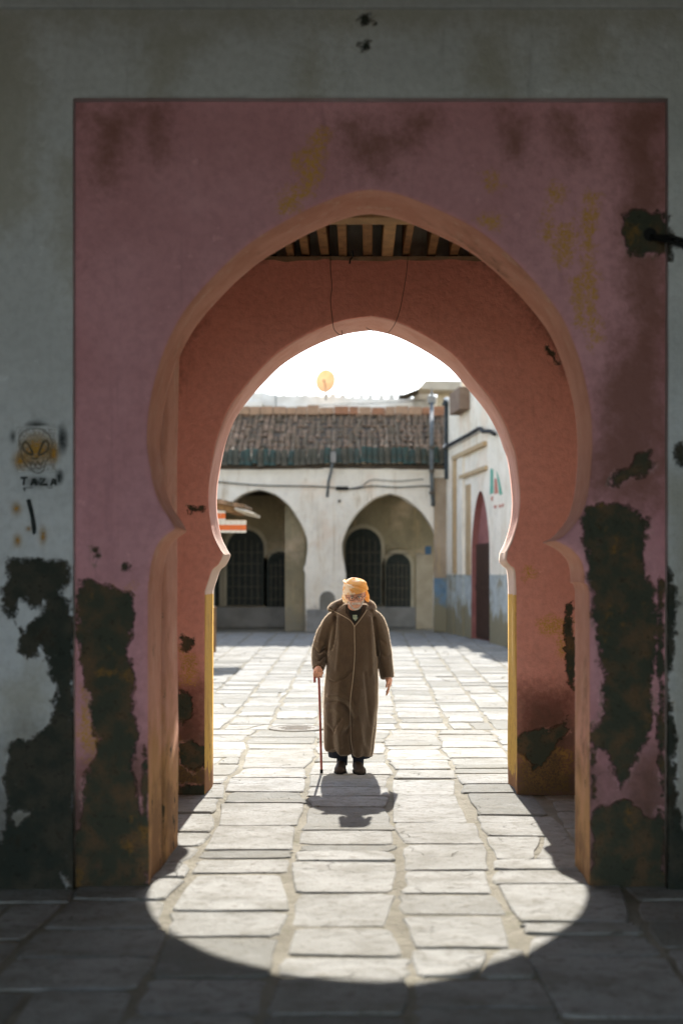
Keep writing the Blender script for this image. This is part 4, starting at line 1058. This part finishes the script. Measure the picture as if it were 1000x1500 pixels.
for k in range(8):
    px0, px1 = 300+k*7.6, 300+(k+1)*7.6-.4
    if px1 > 362: break
    top = 762 if px0 > 326 else 748
    b = MB(); b.prism([W(px0,top,DK)[0::2], W(px1,top+.3,DK)[0::2], W(px1,780,DK)[0::2], W(px0,780.5,DK)[0::2]], DK+.04, DK+.055+.01*(k % 2)); b.build('valance_strip', VAL, kiosk)
b = MB(); b.box(WX(300, DK), WX(361, DK), DK+.056+.02, DK+.09, WZ(766, DK), WZ(761, DK)); b.build('valance_rail', PALEWOOD, kiosk)
for x in (WX(296, DK), WX(296, DK)-1.9):
    for y in (DK+.2, DK+1.5):
        b = MB(); b.box(x-.05, x+.05, y-.05, y+.05, 0, WZ(740, DK)); b.build('post', OLDWOOD, kiosk)
b = MB(); b.box(kx-2.6, WX(306, DK), DK+.25, DK+1.45, .05, 1.0); b.build('counter', OLDWOOD, kiosk)
b = MB(); b.prism([(kx-2.7, WZ(734, DK)), (WX(292, DK), WZ(729, DK)), (WX(292, DK), WZ(737, DK)), (kx-2.7, WZ(742, DK))], DK, DK+1.7); b.build('roof_extension', OLDWOOD, kiosk)

# left side of the courtyard: plain wall that closes it beyond the gate's edge
lw_ = MB(); lw_.box(-8.2, -7.8, 14, 41, 0, 5.2); tag(lw_.build('courtyard_wall', CREAM), 'plain cream wall closing the left side of the courtyard', 'wall')

# manhole cover in the paving
mh = dist_of(1067.5); mc = (WX(434, mh), mh)
cover = empty('manhole_cover', (mc[0], mc[1], 0), 'round iron manhole cover set in the sunlit paving beyond the walking man', 'manhole cover')
b = MB(); v = []; f = []; n = 32
for r, z in ((.30, -.01), (.30, .013), (.275, .016), (.272, .010), (.0, .010)):
    for i in range(n): a = 2*math.pi*i/n; v.append((mc[0]+r*math.cos(a), mc[1]+r*math.sin(a), z))
for j in range(4):
    for i in range(n): i2 = (i+1) % n; f.append((j*n+i, j*n+i2, (j+1)*n+i2, (j+1)*n+i))
b.add(v, f); b.build('disc', simple('worn grey iron', (.27,.26,.24), (.2,.19,.17), 8, .95), cover)
for k in range(5):
    b = MB(); b.box(mc[0]-.2+abs(k-2)*.04, mc[0]+.2-abs(k-2)*.04, mc[1]-.17+k*.08, mc[1]-.145+k*.08, .008, .015); b.build('rib', IRON, cover)

# ================================================================== THE MAN
def remeshed(mb, vox, smooth=0):
    me = bpy.data.meshes.new('tmp'); me.from_pydata(mb.v, [], mb.f); o = bpy.data.objects.new('tmp', me); COL.objects.link(o)
    md = o.modifiers.new('r', 'REMESH'); md.mode = 'VOXEL'; md.voxel_size = vox
    if smooth:
        s_ = o.modifiers.new('s', 'SMOOTH'); s_.factor = .5; s_.iterations = smooth
    bpy.context.view_layer.update()
    ev = o.evaluated_get(bpy.context.evaluated_depsgraph_get()); out = bpy.data.meshes.new_from_object(ev)
    bpy.data.objects.remove(o); bpy.data.meshes.remove(me); return out
def coords(me):
    a = np.zeros(len(me.vertices)*3); me.vertices.foreach_get('co', a); return a.reshape(-1, 3)
def normals(me):
    a = np.zeros(len(me.vertices)*3); me.vertices.foreach_get('normal', a); return a.reshape(-1, 3)
def setco(me, c): me.vertices.foreach_set('co', np.ascontiguousarray(c, np.float64).ravel()); me.update()

PM = Vector((WX(517, 12.2), 12.2, 0))            # where he stands; local axes: he faces -Y
def mx(px): return (px-517)/170.7
def mz(py): return (1130-py)/170.7
HC = Vector((.022, -.095, 1.515)); TILT = math.radians(16); HM = Matrix.Rotation(math.radians(-3), 3, 'Y') @ Matrix.Rotation(TILT, 3, 'X')

def head_into(b):
    tmp = MB(); tmp.ellipsoid((0,0,0), (1,1,1), 48, 36)
    V = np.array(tmp.v); x, y, z = V.T
    w = .074*(1-.20*np.clip(-z, 0, 1)**1.6); dp_ = .095*(1-.10*np.clip(-z, 0, 1)**2)
    P = np.stack([x*w, y*dp_, z*.118], -1)
    fr = np.clip(-y, 0, 1)
    def g(cx, cz, sx, sz): return np.exp(-((P[:, 0]-cx)/sx)**2-((P[:, 2]-cz)/sz)**2)*(y < .1)
    out = .004*g(0, .030, .05, .012)-.011*g(-.031, .008, .018, .014)-.011*g(.031, .008, .018, .014)+.010*g(0, .0, .012, .022)+.022*g(0, -.020, .011, .014)+.007*g(0, -.022, .020, .010)
    out += .006*g(-.042, -.018, .018, .018)+.006*g(.042, -.018, .018, .018)-.005*g(0, -.051, .026, .0045)+.005*g(0, -.043, .022, .006)+.006*g(0, -.060, .018, .007)+.012*g(0, -.092, .026, .020)+.005*g(-.03, -.004, .014, .006)*0
    out += .005*g(-.031, .006, .012, .008)+.005*g(.031, .006, .012, .008)
    P[:, 1] -= out
    Pw = [tuple(HM @ Vector(p)+HC) for p in P]
    b.add(Pw, tmp.f)
    for sg in (-1, 1):
        e = MB(); e.ellipsoid((0,0,0), (.012,.020,.033), 12, 8)
        b.add([tuple(HM @ (Vector(p)+Vector((sg*.076, .010, -.003)))+HC) for p in e.v], e.f)
b = MB()
head_into(b)
b.capsule([(0,.03,.80),(0,.035,1.05),(0,.03,1.27)], [.12,.12,.125]); b.capsule([(-.12,.03,1.335),(.12,.03,1.335)], .045)
b.capsule([(0,.02,1.33),(.012,-.035,1.43),(.018,-.06,1.47)], [.065,.056,.056])
for sg, fx, fy in ((-1, -.095, .02), (1, .045, -.03)):
    hx = .085*sg
    b.capsule([(hx,.03,.82),((hx+fx)/2,fy-.01,.46),(fx,fy+.05,.085)], [.085,.060,.034]); b.capsule([(fx,fy+.05,.055),(fx+sg*.008,fy-.10,.040)], [.027,.020])
# arms
shR, elR, wrR = Vector((-.14,.035,1.29)), Vector((-.285,.055,1.055)), Vector((-.295,-.080,.895))
shL, elL, wrL = Vector((.14,.035,1.29)), Vector((.262,.045,1.03)), Vector((.298,.0,.82))
b.capsule([shR, elR, wrR], [.034,.026,.023]); b.capsule([shL, elL, wrL], [.034,.026,.023])
# his right hand closed over the crook of the stick
b.capsule([wrR, (-.298,-.12,.872)], [.027,.033]); b.ellipsoid((-.297,-.118,.868), (.041,.026,.040))
for k, (dx, ln) in enumerate(((-.032, .055), (-.011, .066), (.010, .064), (.029, .052))):
    p0 = Vector((-.297+dx,-.128,.866)); b.capsule([p0, p0+Vector((0,-.022,-.012)), p0+Vector((0,-.020,-.034)), p0+Vector((0,.002,-.036-ln*.2))], [.0095,.0092,.0088,.008], 10)
b.capsule([(-.268,-.110,.872),(-.258,-.135,.856),(-.268,-.152,.838)], [.012,.010,.009], 10)
# his left hand hanging, slightly curled
b.capsule([wrL, (.307,-.012,.785)], [.026,.030]); b.ellipsoid((.308,-.014,.768), (.024,.036,.042))
for k, (dy, ln) in enumerate(((-.040, .066), (-.020, .078), (.000, .072), (.018, .056))):
    p0 = Vector((.307,dy-.004,.742)); b.capsule([p0, p0+Vector((-.004,-.004,-ln*.45)), p0+Vector((-.012,-.008,-ln*.8)), p0+Vector((-.022,-.006,-ln*1.05))], [.0094,.009,.0085,.0075], 10)
b.capsule([(.300,-.040,.785),(.290,-.058,.758),(.284,-.064,.732)], [.012,.0105,.009], 10)
bm_ = remeshed(b, .0042, 1)
def skin_mat():
    m = NT('weathered skin', .55, .35); n1 = m.noise(30, 5, .6)
    m.color(m.mix(m.ramp(n1, .35, .7), (.58,.31,.21), (.48,.23,.15))); m.b.inputs['Subsurface Weight'].default_value = .08; m.b.inputs['Subsurface Radius'].default_value = (.01,.004,.002)
    m.bump(n1, .002); return m.mat
man = finish('person', bm_, skin_mat(), None, True)
man.location = PM
tag(man, 'old man in a long brown hooded robe and orange turban walking with a stick', 'person')
man['person'] = True if False else 1
del man['person']

# --- robe
def ring(cx, cy, a, bk, z, n=56, p=2.4, tilt=0.0):
    out = []
    for k in range(n):
        t = 2*math.pi*k/n; c, s = math.cos(t), math.sin(t)
        out.append((cx+a*math.copysign(abs(c)**(2/p), c), cy+bk*math.copysign(abs(s)**(2/p), s), z+tilt*c))
    return out
def loft(b, rings):
    n = len(rings[0]); v = [p for r in rings for p in r]; f = [tuple(range(n))[::-1], tuple((len(rings)-1)*n+k for k in range(n))]
    for i in range(len(rings)-1):
        for k in range(n): k2 = (k+1) % n; f.append((i*n+k, i*n+k2, (i+1)*n+k2, (i+1)*n+k))
    b.add(v, f)
def R_(l, r, py, cy, bk, tilt=0.0, p=2.4):
    return ring((mx(l)+mx(r))/2, cy, (mx(r)-mx(l))/2, bk, mz(py), p=p, tilt=tilt)
b = MB()
loft(b, [R_(478,545,1103,.01,.150,-.035), R_(477,548,1090,.01,.160,-.035), R_(476.5,551,1060,.005,.165,-.02), R_(476.5,553,1030,.0,.165), R_(477.5,553,1000,.0,.160), R_(479,552.5,970,.005,.155), R_(481,552,945,.012,.150),
         R_(483,552.5,925,.02,.142), R_(485,553,910,.025,.130), R_(487,551,901,.03,.115,0,2.2), R_(492,547,894,.03,.095,0,2.0), R_(500,541,889,.03,.082,0,2.0), R_(505,537,885,.025,.075,0,2.0)])
def sleeve(pts, rad, fl): b.capsule(pts[:2], rad[:2], 18) if False else b.tube([tuple(q) for q in catmull(pts, 5)], list(np.interp(np.linspace(0, len(pts)-1, (len(pts)-1)*5+1), range(len(rad)), rad)), 22, flat=fl)
sleeve([Vector((mx(505),.03,mz(903))), Vector((mx(490),.035,mz(909))), Vector((mx(477.5),.05,mz(928))), Vector((mx(469.5),.055,mz(950))), Vector((mx(467.5),-.01,mz(966))), Vector((mx(467),-.075,mz(979)))], [.072,.078,.078,.072,.062,.056], 1.0)
sleeve([Vector((mx(528),.03,mz(903))), Vector((mx(546),.035,mz(907))), Vector((mx(555.5),.045,mz(930))), Vector((mx(561),.045,mz(955))), Vector((mx(565),.02,mz(977))), Vector((mx(567.5),.0,mz(993.5)))], [.072,.077,.076,.070,.065,.060], 1.0)
# hood lying in a thick roll on the shoulders and the back
hood = [Vector((mx(483),-.030,mz(893))), Vector((mx(489),.05,mz(888))), Vector((mx(503),.105,mz(884))), Vector((mx(520),.12,mz(882))), Vector((mx(535),.10,mz(884))), Vector((mx(545),.045,mz(889))), Vector((mx(544),-.02,mz(895)))]
b.tube([tuple(q) for q in catmull(hood, 5)], list(np.interp(np.linspace(0, 6, 31), range(7), [.022,.034,.044,.048,.042,.032,.020])), 14)
b.tube([tuple(q) for q in catmull([Vector((0,.12,1.38)), Vector((.005,.16,1.26)), Vector((.005,.165,1.10)), Vector((.0,.15,1.0))], 5)], list(np.interp(np.linspace(0, 3, 16), range(4), [.09,.10,.06,.01])), 16)
rm = remeshed(b, .0065, 4)
C = coords(rm); N = normals(rm)
def crease(pts, depth, w, front=True):
    P = [(mx(a), mz(c)) for a, c in pts]; P = [tuple(q) for q in catmull(P, 5)]; d_ = np.full(len(C), 9.0)
    for (x0, z0), (x1, z1) in zip(P[:-1], P[1:]):
        e = np.array([x1-x0, z1-z0]); t = np.clip(((C[:, 0]-x0)*e[0]+(C[:, 2]-z0)*e[1])/max(e@e, 1e-9), 0, 1)
        d_ = np.minimum(d_, np.hypot(C[:, 0]-x0-e[0]*t, C[:, 2]-z0-e[1]*t))
    m_ = np.clip(-N[:, 1]*1.5, 0, 1) if front else 1
    return depth*np.exp(-(d_/w)**2)*m_
th = np.arctan2(C[:, 1], C[:, 0]-mx(514)); low = np.clip((1.0-C[:, 2])/.85, 0, 1)
inbody = (np.abs(C[:, 0]-mx(515)) < .235)
dsp = (.010*np.sin(6*th+2.2*C[:, 2]+.6)+.006*np.sin(11*th-3*C[:, 2]+2))*low**.8*inbody
dsp += .010*(1-2*np.abs(np.sin(3.6*th+1.1*C[:, 2]+.9+.5*np.sin(5*C[:, 2]))))*low*inbody
dsp += wob(C[:, 0], C[:, 1], C[:, 2], 9, 14, 2)*.0045+wob(C[:, 0], C[:, 1], C[:, 2], 22, 14, 20)*.0022
dsp += crease([(479,1026),(494,1025),(506,1031),(513,1042),(514,1058),(508,1068)], -.020, .018)+crease([(480,1036),(494,1036),(503,1044),(504,1058)], .016, .026)+crease([(482,1018),(497,1017),(513,1026),(520,1044)], .016, .018)
dsp += crease([(478,992),(489,997),(503,992),(515,982)], -.012, .013)+crease([(478,1060),(486,1072),(492,1062),(500,1050)], -.012, .012)+crease([(516,1060),(512,1080),(516,1100)], -.016, .012)+crease([(527,1010),(524,1040),(529,1075),(536,1095)], .010, .022)
dsp += crease([(534,985),(538,1020),(544,1060)], -.008, .016)+crease([(491,903),(489,925),(484,950)], -.034, .013)+crease([(547,905),(550,930),(553,960)], -.034, .013)+crease([(497,905),(497,940),(494,980)], .010, .018)+crease([(541,905),(543,940),(545,985)], .010, .018)+crease([(500,1090),(498,1075),(503,1062)], .014, .016)
dsp += crease([(460,950),(468,955),(476,950)], -.016, .012)+crease([(459,962),(467,966),(475,961)], -.012, .009)+crease([(461,940),(470,943)], -.010, .012)+crease([(556,955),(564,961),(572,960)], -.009, .014)+crease([(556,935),(563,942)], -.008, .012)+crease([(475,905),(470,925),(466,940)], .008, .015)
C = C+N*(dsp*1.0)[:, None]
setco(rm, C)
def robe_mat():
    m = NT('brown wool', .95, .08)
    n1 = m.noise(7, 5, .6); n2 = m.noise(160, 3, .7); n3 = m.noise(420, 2, .6, m.scale(1, 1, .35))
    c = m.mix(m.ramp(n1, .35, .7), (.092,.064,.042), (.074,.051,.034)); c = m.mix(m.ramp(n2, .52, .68, 0, .55), c, (.17,.12,.085)); c = m.mix(m.ramp(n3, .56, .70, 0, .5), c, (.042,.026,.018))
    m.color(c); m.b.inputs['Sheen Weight'].default_value = .6; m.b.inputs['Sheen Roughness'].default_value = .4; m.b.inputs['Sheen Tint'].default_value = (.9,.75,.58,1)
    m.bump(m.math('ADD', n2, n3), .004); return m.mat
ROBE = robe_mat()
robe = finish('robe', rm, ROBE, man, True)
# pale wool nap added to catch a sun rim on shoulders, sleeves and back
def nap_mat():
    m = NT('wool nap', .9, .05); m.color((.45,.36,.27)); t = m.n.new('ShaderNodeBsdfTranslucent'); t.inputs[0].default_value = (.75,.62,.47,1)
    k = m.n.new('ShaderNodeMixShader'); k.inputs[0].default_value = .55; m.link(m.b.outputs[0], k.inputs[1]); m.link(t.outputs[0], k.inputs[2]); m.link(k.outputs[0], m.n['Material Output'].inputs[0]); return m.mat
N2 = normals(rm); sel = np.where((N2[:, 1] > -.30) & (N2[:, 1] < .9) & (N2[:, 2] > -.25))[0]; pick = rng.choice(sel, min(len(sel), 26000), replace=False)
nb = MB()
for i in pick:
    p = Vector(C[i]); n_ = Vector(N2[i]); d_ = (n_+Vector(rng.normal(0, .45, 3))).normalized(); s_ = n_.cross(d_); s_ = (s_ if s_.length > 1e-3 else Vector((1,0,0))).normalized()*.0013; L_ = rng.uniform(.006, .016)
    nb.add([p-s_, p+s_, p+d_*L_], [(0,1,2)])
nb.build('wool_rim_nap', nap_mat(), robe, kind='stuff')
bvh = BVHTree.FromPolygons([Vector(c) for c in C], [tuple(p.vertices) for p in rm.polygons])
def on_front(px, py, off=.003):
    h = bvh.ray_cast(Vector((mx(px), -1, mz(py))), Vector((0, 1, 0)))
    return (h[0]+Vector((0, -off, 0))) if h[0] else Vector((mx(px), -.15, mz(py)))
PIPING = simple('pale braid', (.40,.32,.23), (.32,.25,.18), 60)
def braid(pts, r, name='braid'):
    P = [on_front(*q) for q in [tuple(c) for c in catmull(pts, 10)]]
    b = MB(); b.tube(P, r, 6); b.build(name, PIPING, man, True)
braid([(519,917),(519.3,935),(519.5,955),(518.5,975),(516,1000),(513.5,1020),(513,1040),(513.5,1060),(514,1080),(517,1101)], .0034)
braid([(519,917),(514,909),(505,903),(493,897),(481,891)], .0036); braid([(519,917),(525,910),(531,902),(537,893)], .0036)
# neck opening: dark shirt front laid between the lapels
def neck_patch(name, poly, mat, off, px=.8):
    xs_ = np.arange(min(p[0] for p in poly), max(p[0] for p in poly)+.01, px); zs_ = np.arange(min(p[1] for p in poly), max(p[1] for p in poly)+.01, px)
    X, Y = np.meshgrid(xs_, zs_); s_ = sdf([poly], X, Y); b = MB(); idx = {}
    for i in range(X.shape[0]):
        for j in range(X.shape[1]):
            if s_[i, j] > -.15: idx[i, j] = len(b.v); b.v.append(tuple(on_front(X[i, j], Y[i, j], off)))
    for (i, j) in list(idx):
        q = [(i, j), (i, j+1), (i+1, j+1), (i+1, j)]
        if all(k in idx for k in q): b.f.append(tuple(idx[k] for k in q)); b.m.append(0)
    return b.build(name, mat, man, True)
neck_patch('collar_lining', [(506,886),(537,886),(535,895),(526,907),(519,915.5),(513,906),(506,897)], simple('dark lining', (.045,.030,.020), (.03,.02,.014), 60), .004)
neck_patch('undershirt', [(511,886),(530,886),(529,898),(524,907),(519,914),(515,907),(511,898)], simple('black knit shirt', (.012,.013,.013), (.02,.02,.018), 40), .007)
neck_patch('shirt_print', [(516,900),(523,900),(524,905),(520.5,909.5),(517,906)], simple('green and cream print', (.42,.46,.33), (.06,.13,.12), 70), .010, .6)
# trousers and shoes
NAVY = simple('navy trousers', (.014,.017,.028), (.02,.022,.03), 30, bump=.003)
b = MB()
for sg, fx, fy, l_, r_ in ((-1, -.095, .02, 480, 509), (1, .045, -.03, 511, 546)):
    cx = (mx(l_)+mx(r_))/2
    b.tube([(cx+.01,.02,.42), (cx,.02,.28), (cx,.02+fy,.17), (cx,.025+fy,.125)], [.085,.090,.086,.080], 20)
    b.tube([(fx,fy+.05,.16), (fx,fy+.045,.09), (fx,fy+.04,.045)], [.052,.048,.046], 14)
b.build('trousers', NAVY, man, True)
for sg, fx, fy, rz in ((-1, -.104, .02, -.06), (1, .043, -.03, .16)):
    b = MB(); M3 = Matrix.Rotation(rz, 3, 'Z')
    def sp(x, y, z): return tuple(M3 @ Vector((x, y, z))+Vector((fx, fy, 0)))
    rings = []
    for y, w, h, zc in ((.105,.018,.030,.035),(.095,.034,.045,.045),(.06,.040,.052,.052),(.02,.042,.050,.050),(-.04,.046,.038,.040),(-.10,.050,.032,.034),(-.145,.046,.027,.029),(-.172,.030,.020,.024),(-.182,.012,.010,.020)):
        rings.append([sp(w*math.cos(t), y, max(.004, zc+h*math.sin(t))) for t in np.linspace(0, 2*math.pi, 20, endpoint=False)])
    loft(b, rings); sh_ = b.build('shoe', simple('brown leather shoe', (.065,.048,.036), (.04,.03,.024), 20, .55), man, True)
    b = MB(); b.tube([sp(0,.10,.006), sp(0,.0,.006), sp(0,-.12,.006), sp(0,-.178,.008)], [.036,.045,.052,.020], 12, flat=.16 if False else 1.0) if False else None
    v = []; 
    for z in (.0, .014):
        v += [sp(w*sx, y, z) for y, w, sx in ((.105,.03,1),(.03,.045,1),(-.1,.053,1),(-.178,.026,1),(-.178,.026,-1),(-.1,.053,-1),(.03,.045,-1),(.105,.03,-1))]
    b.add(v, [tuple(range(8))[::-1], tuple(range(8, 16))]+[(i, (i+1) % 8, (i+1) % 8+8, i+8) for i in range(8)]); b.build('sole', simple('dark sole', (.02,.018,.016)), sh_)
# turban
def hp(x, y, z): return tuple(HM @ Vector((x, y, z))+HC)
b = MB(); nu, nv = 112, 64; v = []; f = []
for jv in range(-3, nv+1):
    for iu in range(nu):
        a = 2*math.pi*iu/nu; cx_, cy_ = math.cos(a), math.sin(a); t = max(0, jv/nv)
        zb = .040-.045*(cy_*.5+.5)**1.5+.010*cx_; zt = .146-.006*cx_
        r = (1-t**4.2)**.5 if jv > 0 else 1+jv*.05
        z = zb+(zt-zb)*t+(jv*.002 if jv < 0 else 0)
        x, y = .098*r*cx_, .112*r*cy_+.008
        p = (z+.60*x*(1-.6*t)+.10*y+.004*math.sin(2*a+1))/.034; fr_ = p-math.floor(p); fr_ = fr_ if fr_ < .9 else (1-fr_)*9
        of = (.0135*(1-fr_)**.6*(1-t**3)+.0012*math.sin(a*3+jv*.11)*(1-t)) if jv > 0 else .004
        n_ = Vector((cx_*(1-t*.6), cy_*(1-t*.6), .2+t)).normalized()*of
        v.append(hp(x+n_.x, y+n_.y, z+n_.z*.6))
R_n = nv+4
for jv in range(R_n-1):
    for iu in range(nu): i2 = (iu+1) % nu; f.append((jv*nu+iu, jv*nu+i2, (jv+1)*nu+i2, (jv+1)*nu+iu))
f.append(tuple(range(nu))[::-1]); f.append(tuple((R_n-1)*nu+k for k in range(nu)))
b.add(v, f)
b.tube([hp(.07,-.075,.060), hp(.02,-.108,.085), hp(-.04,-.100,.108), hp(-.080,-.055,.122), hp(-.092,.0,.128), hp(-.080,.05,.128)], [.004,.013,.017,.017,.013,.005], 14, flat=.55)
b.tube([hp(-.088,.03,.02), hp(-.092,.035,-.02), hp(-.088,.045,-.060), hp(-.082,.05,-.078)], [.020,.026,.024,.008], 12); b.tube([hp(.088,.03,.02), hp(.094,.035,-.02), hp(.098,.040,-.060), hp(.106,.04,-.078)], [.016,.022,.019,.005], 12)
tmm = bpy.data.meshes.new('turban'); tmm.from_pydata(b.v, [], b.f)
def turban_mat():
    m = NT('orange turban cloth', .8, .1)
    x = m.xyz()
    n1 = m.noise(8, 2, .5); n2 = m.math('SUBTRACT', m.noise(12, 2, .5, m.scale(1, 1, 2.2)), m.math('MULTIPLY', x[0], 1.2))
    c = m.mix(m.ramp(n1, .42, .62), (.84,.47,.14), (.86,.58,.25)); c = m.mix(m.ramp(n2, .50, .60, 0, .9), c, (.92,.86,.72))  # pale cloth pattern, weighted to the left as a painted sunlit edge
    m.color(c); t = m.n.new('ShaderNodeBsdfTranslucent'); m.link(c, t.inputs[0]); k = m.n.new('ShaderNodeMixShader'); k.inputs[0].default_value = .35
    m.link(m.b.outputs[0], k.inputs[1]); m.link(t.outputs[0], k.inputs[2]); m.link(k.outputs[0], m.n['Material Output'].inputs[0]); return m.mat
finish('turban', tmm, turban_mat(), man, True)
# beard: many short white tufts round jaw and mouth; spectacles; eyes; brows
bvb = BVHTree.FromPolygons([Vector(v_.co) for v_ in bm_.vertices], [tuple(p.vertices) for p in bm_.polygons])
hd = HM @ Vector((0, 1, 0))
def on_face(x, z, off=0.0):
    o_ = Vector(hp(x, -.3, z)); h = bvb.ray_cast(o_, hd); on_face.hit = h[0] is not None; return (h[0]-hd*off) if h[0] else Vector(hp(x, -.08, z))
bw = MB()
for _ in range(1500):
    a = random.uniform(-math.pi*1.0, 0); rr = random.uniform(.80, 1.06); x = .060*rr*math.cos(a)*1.02; z = -.050+.066*rr*math.sin(a)+.012*abs(math.cos(a))**3
    if random.random() < .22: x = random.uniform(-.034, .034); z = -.040+random.gauss(0, .0035)-abs(x)*.25
    elif abs(x) < .024 and -.060 < z < -.042: continue
    p = on_face(x, z, -.001)
    if not on_face.hit or (p-HC).dot(hd) > .045: continue
    ln = random.uniform(.008, .016)
    dr_ = (HM @ Vector((x*4+random.gauss(0, .25), -.75+random.gauss(0, .2), -.75+random.gauss(0, .2)))).normalized()
    s_ = Vector((random.gauss(0, 1), random.gauss(0, 1), random.gauss(0, 1))).cross(dr_).normalized()*.0026; q = dr_.cross(s_.normalized())*.0026
    t_ = p+dr_*ln; bw.add([p+s_, p-s_*.5+q, p-s_*.5-q, t_], [(0,1,3),(1,2,3),(2,0,3)])
bw.build('beard', simple('white beard', (.78,.72,.66), (.62,.56,.50), 50), man)
for sg in (-1, 1):
    b = MB(); c_ = on_face(sg*.031, .006, .004); b.ellipsoid(c_-hd*(-.006), (.0125,.0125,.0105)); e = b.build('eye', simple('eye white', (.6,.55,.5), rough=.3), man, True)
    b = MB(); b.ellipsoid(c_-hd*.004+(HM @ Vector((0,0,-.004))), (.005,.004,.005), 10, 8); b.build('iris', simple('dark iris', (.02,.014,.01), rough=.3), e, True)
    b = MB()
    for k in range(26):
        x = sg*random.uniform(.014, .048); p = on_face(x, .029+random.gauss(0, .003)-abs(abs(x)-.03)*.25, .001); b.tube([p, p+(HM @ Vector((sg*.008, -.006, .002)))], [.002, .0008], 4)
    b.build('eyebrow', simple('grey brow', (.40,.35,.30)), man)
b = MB()
for sg in (-1, 1):
    P = []
    for k in range(21):
        t = 2*math.pi*k/20; P.append(Vector(hp(sg*.032+.024*math.copysign(abs(math.cos(t))**.7, math.cos(t)), -.108, .004+.017*math.copysign(abs(math.sin(t))**.7, math.sin(t)))))
    b.tube(P, .0020, 6)
    b.tube([hp(sg*.056,-.107,.009), hp(sg*.080,-.07,.010), hp(sg*.083,.0,.008)], .0020, 6)
b.tube([hp(-.009,-.110,.008), hp(0,-.112,.011), hp(.009,-.110,.008)], .0020, 6)
b.build('spectacles', simple('dark spectacle frame', (.03,.02,.016), rough=.4), man, True)
b = MB(); b.tube([on_face(x, -.0505-.08*x*x*20, .0008) for x in np.linspace(-.022, .022, 9)], [.0008,.0016,.002,.0022,.0022,.0022,.002,.0016,.0008], 6); b.build('lips', simple('lips', (.26,.10,.075)), man)

# walking stick
ck = empty('walking_stick', (PM.x-.275, 12.12, 0), 'slim reddish wooden walking stick in the old man\'s right hand', 'walking stick')
STICK = simple('reddish wood', (.36,.105,.085), (.25,.07,.055), 12, .5)
sx0 = PM.x
P = [(sx0-.268, 12.12, .0), (sx0-.274, 12.105, .25), (sx0-.281, 12.09, .55), (sx0-.288, 12.075, .78), (sx0-.292, 12.068, .835), (sx0-.298, 12.064, .858), (sx0-.308, 12.062, .866), (sx0-.318, 12.062, .860), (sx0-.324, 12.062, .842), (sx0-.325, 12.062, .80), (sx0-.324, 12.062, .775)]
b = MB(); b.tube([tuple(q) for q in catmull(P, 4)], .0105, 10); b.build('shaft', STICK, ck, True)
b = MB(); b.tube([(sx0-.268, 12.12, -.004), (sx0-.2685, 12.119, .03)], .0135, 10); b.build('ferrule', BLACK, ck, True)
